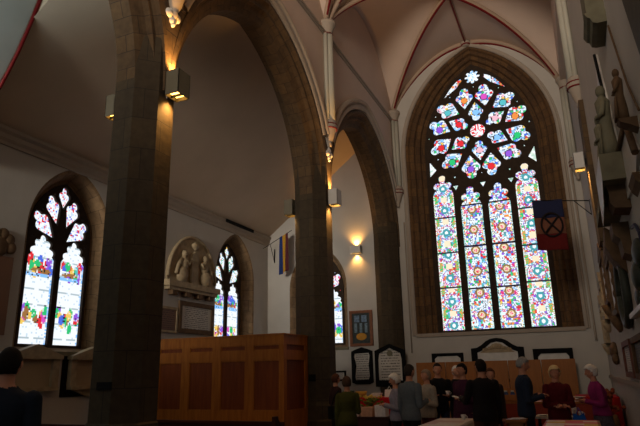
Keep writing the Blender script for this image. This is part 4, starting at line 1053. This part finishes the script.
def person(lbl, x, y, H, face, shirt, trousers, hair, hairstyle='short', fat=1., arms=('down', 'down'), sex='m', skirt=False, lean=0., nod=0., sleeve=.98, collar=None, name='person', hold=None):
    s = H
    t = thing(name, (x, y, 0), lbl, 'person'); rz = math.radians(face)
    RZ = Matrix.Rotation(rz, 3, 'Z'); t.rotation_euler = (0, 0, rz)
    fat = 1+(fat-1)*.35; shirt = tuple(int(v*.85) for v in shirt)
    sh = (.098 if sex == 'f' else .11)*fat**.5
    hipw = .052*fat**.5
    mb = MB()
    def L(z): return lean*max(0, z-.52)*s    # forward lean
    # torso loft
    wq = [(.47, .088, .066), (.52, .098, .072), (.57, .094, .066), (.62, .084, .06), (.68, .088, .064), (.73, .1, .07), (.775, .106, .064), (.805, .092, .052), (.825, .05, .036), (.85, .032, .032)]
    if sex == 'f': wq = [(.47, .09, .07), (.52, .1, .076), (.57, .092, .068), (.62, .076, .058), (.68, .082, .066), (.73, .092, .076), (.775, .094, .062), (.805, .082, .048), (.825, .045, .034), (.85, .028, .03)]
    o = len(mb.v); n = 20
    for z, a, b in wq:
        ff = fat if z < .79 else fat**.5
        for k in range(n):
            an = 2*PI*k/n; mb.v.append((a*ff*s*math.cos(an), b*ff*s*math.sin(an)+L(z), z*s))
    for i in range(len(wq)-1):
        for k in range(n):
            a = o+i*n+k; b = o+i*n+(k+1) % n; mb.face((a, b, b+n, a+n))
    mb.face([o+k for k in range(n)][::-1]); e = o+(len(wq)-1)*n; mb.face([e+k for k in range(n)])
    # neck
    hd = Vector((0, L(.93)+.012*s, .93*s))
    cap(mb, (0, L(.82), .82*s), (0, hd.y-.01*s, .9*s), .035*s, .031*s)
    # legs
    for sg in (-1, 1):
        hip = (sg*hipw*s, 0, .5*s); kn = (sg*(hipw+.004)*s, .012*s, .28*s); an = (sg*(hipw+.008)*s, -.01*s, .05*s)
        cap(mb, hip, kn, .05*s*fat, .034*s*fat**.5); cap(mb, kn, an, .034*s*fat**.5, .022*s)
        cap(mb, (an[0], -.02*s, .03*s), (an[0]+sg*.01*s, .085*s, .02*s), .025*s, .02*s)
    # arms
    wr = []
    for sg, pose in zip((-1, 1), arms):
        S = Vector((sg*sh*s, L(.79), .787*s))
        if pose == 'down': E_ = S+Vv(sg*.018, -.01, -.175)*s; W_ = E_+Vv(-sg*.002, .04, -.15)*s
        elif pose == 'hold': E_ = S+Vv(sg*.022, -.01, -.17)*s; W_ = E_+Vv(-sg*.045, .13, .03)*s
        elif pose == 'fold': E_ = S+Vv(sg*.03, .02, -.17)*s; W_ = E_+Vv(-sg*.13, .085, -.005)*s
        elif pose == 'reach': E_ = S+Vv(sg*.03, .06, -.15)*s; W_ = E_+Vv(-sg*.03, .15, .02)*s
        elif pose == 'side': E_ = S+Vv(sg*.06, .02, -.165)*s; W_ = E_+Vv(sg*.08, .1, -.02)*s
        cap(mb, S, E_, .031*s*fat**.5, .025*s*fat**.4); cap(mb, E_, W_, .025*s*fat**.4, .017*s)
        d = (W_-E_).normalized(); wr.append((sg, W_, d, S, E_))
        cap(mb, W_, W_+d*.03*s, .018*s, .02*s)
        mb.ball(W_+d*.035*s, (.022*s, .02*s, .024*s))
    vs, fs = remeshed(mb, .016, 3)
    # head + fingers (joined into the body mesh)
    B = MB(); B.add(vs, fs, True)
    hr = Matrix.Rotation(-nod, 3, 'X')
    hb = MB(); hb.ball((0, 0, 0), (.046*s, .056*s, .066*s), 20, 16)
    nv = []
    for p in hb.v:
        x_, y_, z_ = p[0]/s, p[1]/s, p[2]/s
        if z_ < 0: x_ *= 1-.35*(-z_/.066)**1.5; y_ = y_*(1-.15*(-z_/.066))+.006*(-z_/.066)
        if y_ > .03: y_ = .03+(y_-.03)*.8
        nv.append(Vector((x_*s, y_*s, z_*s)))
    def head_add(v2, f2): B.add([hd+hr@v for v in v2], f2, True)
    head_add(nv, hb.f)
    fb = MB(); fb.ball((0, .054*s, -.006*s), (.007*s, .012*s, .014*s), 8, 6)
    fb.ball((0, .05*s, -.034*s), (.014*s, .006*s, .004*s), 8, 6)
    for sg in (-1, 1):
        fb.ball((sg*.047*s, -.002*s, 0), (.006*s, .012*s, .017*s), 8, 6); fb.ball((sg*.018*s, .046*s, .009*s), (.008*s, .005*s, .005*s), 8, 6)
        fb.ball((sg*.018*s, .047*s, .02*s), (.012*s, .006*s, .003*s), 8, 6)
    head_add([Vector(v) for v in fb.v], fb.f)
    for sg, W_, d, S, E_ in wr:
        side = d.cross(Vector((0, 0, 1))) if abs(d.z) < .8 else Vector((0, 1, 0))
        side = side.normalized(); up = side.cross(d).normalized()
        base = W_+d*.045*s
        curl = -up
        for q, ln in enumerate((.038, .044, .041, .032)):
            a = base+side*((q-1.5)*.0105*s); p1_ = a+d*ln*.5*s; p2_ = p1_+(d*.7+curl*.5)*ln*.35*s; p3_ = p2_+(d*.3+curl*.8)*ln*.25*s
            B.tube([a-d*.012*s, p1_, p2_, p3_], [.0062*s, .0058*s, .0052*s, .0044*s], 6)
        a = W_+d*.02*s+side*.018*s*(-sg); B.tube([a, a+(d*.6-side*sg*.7)*.024*s, a+(d*1.1-side*sg*.8)*.04*s], [.0075*s, .0068*s, .0055*s], 6)
    body = B.build('body', SKIN, None, keep=True); body.parent = t
    # clothes: shells grown from the body surface
    ve = [Vector(v) for v in vs]
    nrm = [Vector((0, 0, 0)) for _ in ve]
    for q in fs:
        nn = (ve[q[1]]-ve[q[0]]).cross(ve[q[2]]-ve[q[0]])
        for i in q: nrm[i] += nn
    nrm = [n_.normalized() if n_.length else n_ for n_ in nrm]
    def arm_t(c):
        best = None
        for sg, W_, d, S, E_ in wr:
            for (A, Bq, t0, t1) in ((S, E_, 0, .5), (E_, W_+d*.08*s, .5, 1.15)):
                ab = Bq-A; tt = max(0, min(1, (c-A).dot(ab)/ab.length_squared)); dd = (c-A-ab*tt).length
                if best is None or dd < best[0]: best = (dd, t0+(t1-t0)*tt, tt)
        return best
    shirt_f, tr_f = [], []
    hem = .5 if not skirt else .53
    for q in fs:
        c = sum((ve[i] for i in q), Vector())/len(q); z = c.z/s; a = arm_t(c)
        inarm = a[0] < .05*s and (abs(c.x) > .085*s*fat or a[0] < .036*s) and a[1] > .12
        if inarm:
            if a[1] < sleeve: shirt_f.append(q)
        elif z > hem-.02 and z < .835: shirt_f.append(q)
        if not inarm and .06 < z < hem+.02: tr_f.append(q)
    def shell(name, fl, off, mt):
        idx = {}; mb = MB()
        for q in fl:
            for i in q:
                if i not in idx: idx[i] = len(mb.v); mb.v.append(tuple(ve[i]+nrm[i]*off))
            mb.face([idx[i] for i in q], None, True)
        o = mb.build(name, mt, None, keep=True); o.parent = t; so = o.modifiers.new('s', 'SOLIDIFY'); so.thickness = .006; so.offset = -1; return o
    shell('jacket' if collar == 'jacket' else 'top', shirt_f, .014, cmat(shirt))
    if skirt:
        mb = MB(); mb.lathe([(.078, .56), (.1, .5), (.115, .38), (.125, .24), (.12, .24), (.1, .4)], (0, 0, 0), 24, s*fat, s*fat*.8)
        mb.v = [(a, b, c*s) for a, b, c in mb.v]; o = mb.build('skirt', cmat(trousers, scale=60, noise=.5), None, keep=True); o.parent = t
    else: shell('trousers', tr_f, .01, cmat(trousers))
    mb = MB()
    for sg in (-1, 1):
        mb.ball((sg*(hipw+.012)*s, .035*s, .018*s), (.032*s, .075*s, .022*s), 12, 8)
    o = mb.build('shoes', cmat((24, 20, 18)), None, keep=True); o.parent = t
    # hair
    hm = MB(); rh = random.Random(int(x*100))
    hb = MB(); 
    big = 1.0 if hairstyle == 'short' else 1.1
    if hairstyle == 'curly': big = 1.2
    hb.ball((0, 0, 0), (.0505*s*big, .06*s*big, .068*s*(1+.6*(big-1))), 22, 18)
    fs2 = []
    for q in hb.f:
        c = sum((Vector(hb.v[i]) for i in q), Vector())/len(q); yy, zz = c.y/s, c.z/s
        lim = (-.046 if yy < -.012 else -.015) if hairstyle == 'short' else -.05
        front = .018 if hairstyle != 'curly' else .022
        if zz > .034 or (yy < front*.3+max(0, zz)*.9 and zz > lim): fs2.append(q)
    vj = []
    for v in hb.v:
        j = 1+rh.uniform(-.02, .02)*(3 if hairstyle == 'curly' else 1); vv = Vector(v)*j+Vector((0, -.004*s, .005*s)); vj.append(hd+hr@vv)
    hm.add(vj, fs2, True)
    o = hm.build('hair', cmat(hair, .9, .2, 60), None, keep=True); o.parent = t
    so = o.modifiers.new('s', 'SOLIDIFY'); so.thickness = .012; so.offset = -1
    return t, wr, RZ
# image-away = 23.5, right = -66.5, left = 113.5, towards camera = 203.5
def hands_item(info, sg):
    t, wr, RZ = info
    for q in wr:
        if q[0] == sg: return Vector(t.location)+RZ@(q[1]+q[2]*.07)
P_ = []
person('man in a dark navy jacket seen from behind at the bottom left corner', -4.05, 3.2, 1.84, 30, (30, 40, 56), (22, 22, 26), (24, 18, 15), 'short', 1.15)
gw = person('woman in an olive green cardigan seen from behind beside the middle pillar', -3.79, 9.73, 1.53, 25, (78, 80, 28), (24, 24, 28), (74, 56, 44), 'bob', 1.12, ('down', 'hold'), 'f')
person('person with brown hair half hidden behind the woman in green', -4.9, 11.9, 1.57, -40, (60, 34, 30), (30, 26, 26), (80, 46, 28), 'bob', 1., ('hold', 'down'), 'f')
person('white haired woman in a pale patterned blouse facing left by the red stall', -3.16, 10.57, 1.55, 110, (170, 165, 180), (26, 24, 28), (226, 222, 212), 'curly', 1.05, ('hold', 'hold'), 'f', nod=.25)
person('man in a grey blue shirt standing side on in the middle of the group', -2.66, 9.72, 1.71, -30, (112, 124, 132), (26, 26, 30), (50, 44, 40), 'short', 1.0, ('down', 'hold'))
person('woman in a cream cardigan just behind the man in the grey blue shirt', -2.66, 10.95, 1.62, 140, (190, 178, 160), (90, 40, 36), (150, 130, 110), 'bob', 1.05, ('hold', 'down'), 'f')
bk = person('man in a black jacket and jeans facing the camera with a white cup', -2.6, 11.62, 1.74, 200, (22, 22, 26), (36, 44, 66), (40, 30, 24), 'short', 1.1, ('hold', 'hold'), 'm', collar='jacket')
person('white haired man in a dark suit between the black jacket and the dark haired woman', -2.36, 12.25, 1.69, 215, (24, 24, 28), (24, 24, 28), (222, 216, 208), 'short', 1.05, ('down', 'hold'), 'm', collar='jacket')
person('dark haired woman in a purple dress behind the man in the dark suit', -1.97, 10.83, 1.71, 150, (78, 34, 60), (70, 28, 52), (22, 16, 14), 'bob', 1.0, ('hold', 'down'), 'f', skirt=True)
su = person('man in a dark suit and brown trousers seen from behind at the middle', -1.44, 9.56, 1.76, 35, (34, 28, 28), (70, 42, 26), (34, 24, 20), 'short', 1.2, ('reach', 'down'), 'm', collar='jacket')
person('brown haired person almost hidden behind the man in the dark suit', -1.58, 11.5, 1.62, 200, (60, 40, 34), (40, 34, 34), (90, 56, 36), 'bob', 1., ('down', 'down'), 'f')
nv = person('grey haired man in a navy sweater looking down at his hands', -.9, 10.37, 1.79, -72, (40, 54, 76), (24, 26, 34), (150, 148, 144), 'short', 1.05, ('hold', 'hold'), 'm', nod=.35)
person('blonde curly haired woman in a maroon top with folded arms facing the camera', -.42, 10.78, 1.63, 200, (110, 20, 30), (60, 16, 22), (216, 190, 138), 'curly', 1.25, ('fold', 'fold'), 'f', nod=.1)
pk = person('white haired woman in a magenta cardigan facing left with plates in her hands', .24, 11.1, 1.63, 105, (176, 50, 120), (90, 80, 90), (224, 218, 208), 'curly', 1.25, ('hold', 'hold'), 'f', skirt=True, lean=.12, nod=.2)
p = hands_item(bk, -1); cup(p.x, p.y, p.z+.0, 'white cup held by the man in the black jacket')
p = hands_item(pk, 1); plate_(p.x, p.y, p.z+.03, 'white plate held by the woman in the magenta cardigan', .11)
p = hands_item(su, -1); item('paper_sheet', 'white paper held out by the man in the dark suit', 'paper', MB().box((p.x-.13, p.y-.08, p.z+.0), (p.x+.05, p.y+.1, p.z+.008), Matrix.Rotation(.25, 3, 'Y')), cmat((230, 228, 224)))
p = hands_item(nv, 1); item('mobile_phone', 'small dark phone in the hands of the man in navy', 'phone', MB().box((p.x-.04, p.y-.04, p.z), (p.x+.04, p.y+.04, p.z+.012)), M['black'])
# strap of shoulder bag on the woman in green
t = thing('shoulder_bag', (-3.95, 9.75, .8), 'dark shoulder bag hanging at the left side of the woman in green', 'bag')
MB().box((-4.14, 9.66, .82), (-4.05, 9.9, 1.04)).build('bag_body', M['black'], t, .02)
MB().tube([(-4.08, 9.7, 1.02), (-3.98, 9.6, 1.2), (-3.92, 9.66, 1.3), (-3.95, 9.74, 1.29), (-4.08, 9.86, 1.02)], .012, 6).build('strap', M['black'], t)

# ================================================================ light
w = bpy.data.worlds.new('world'); SC.world = w; w.use_nodes = True
bg = w.node_tree.nodes['Background']; bg.inputs[0].default_value = (.75, .82, .9, 1); bg.inputs[1].default_value = .22
def area(name, loc, target, sx, sy, e, col):
    l = bpy.data.lights.new(name, 'AREA'); l.shape = 'RECTANGLE'; l.size = sx; l.size_y = sy; l.energy = e; l.color = col
    o = bpy.data.objects.new(name, l); COL.objects.link(o); o.location = loc
    o.rotation_euler = (Vector(target)-Vector(loc)).to_track_quat('-Z', 'Y').to_euler(); return o
# added fill light behind the camera, aimed high to brighten the vault
a_ = area('nave_fill_light', (NC, -6.5, 9.0), (NC, 20, 15.5), 4.5, 4, 410, (1, .86, .72)); a_.data.spread = math.radians(75)
# daylight through the unseen aisle window to the left of the camera
area('aisle_window_light', (-10.7, 2.6, 3.6), (-8.3, 3.6, 9), 1.6, 2.6, 150, (.8, .95, 1)).data.spread = math.radians(70)
a_ = area('aisle_fill_light', (-8.8, -6.5, 5.4), (-9.9, 20, 6.0), 2.5, 2, 50, (1, .93, .84)); a_.data.spread = math.radians(26)  # extra fill lamp added out of view to lift the far end of the aisle
vs_ = SC.view_settings; vs_.view_transform = 'Standard'; vs_.look = 'None'; vs_.gamma = 1; vs_.exposure = 0; vs_.use_curve_mapping = False
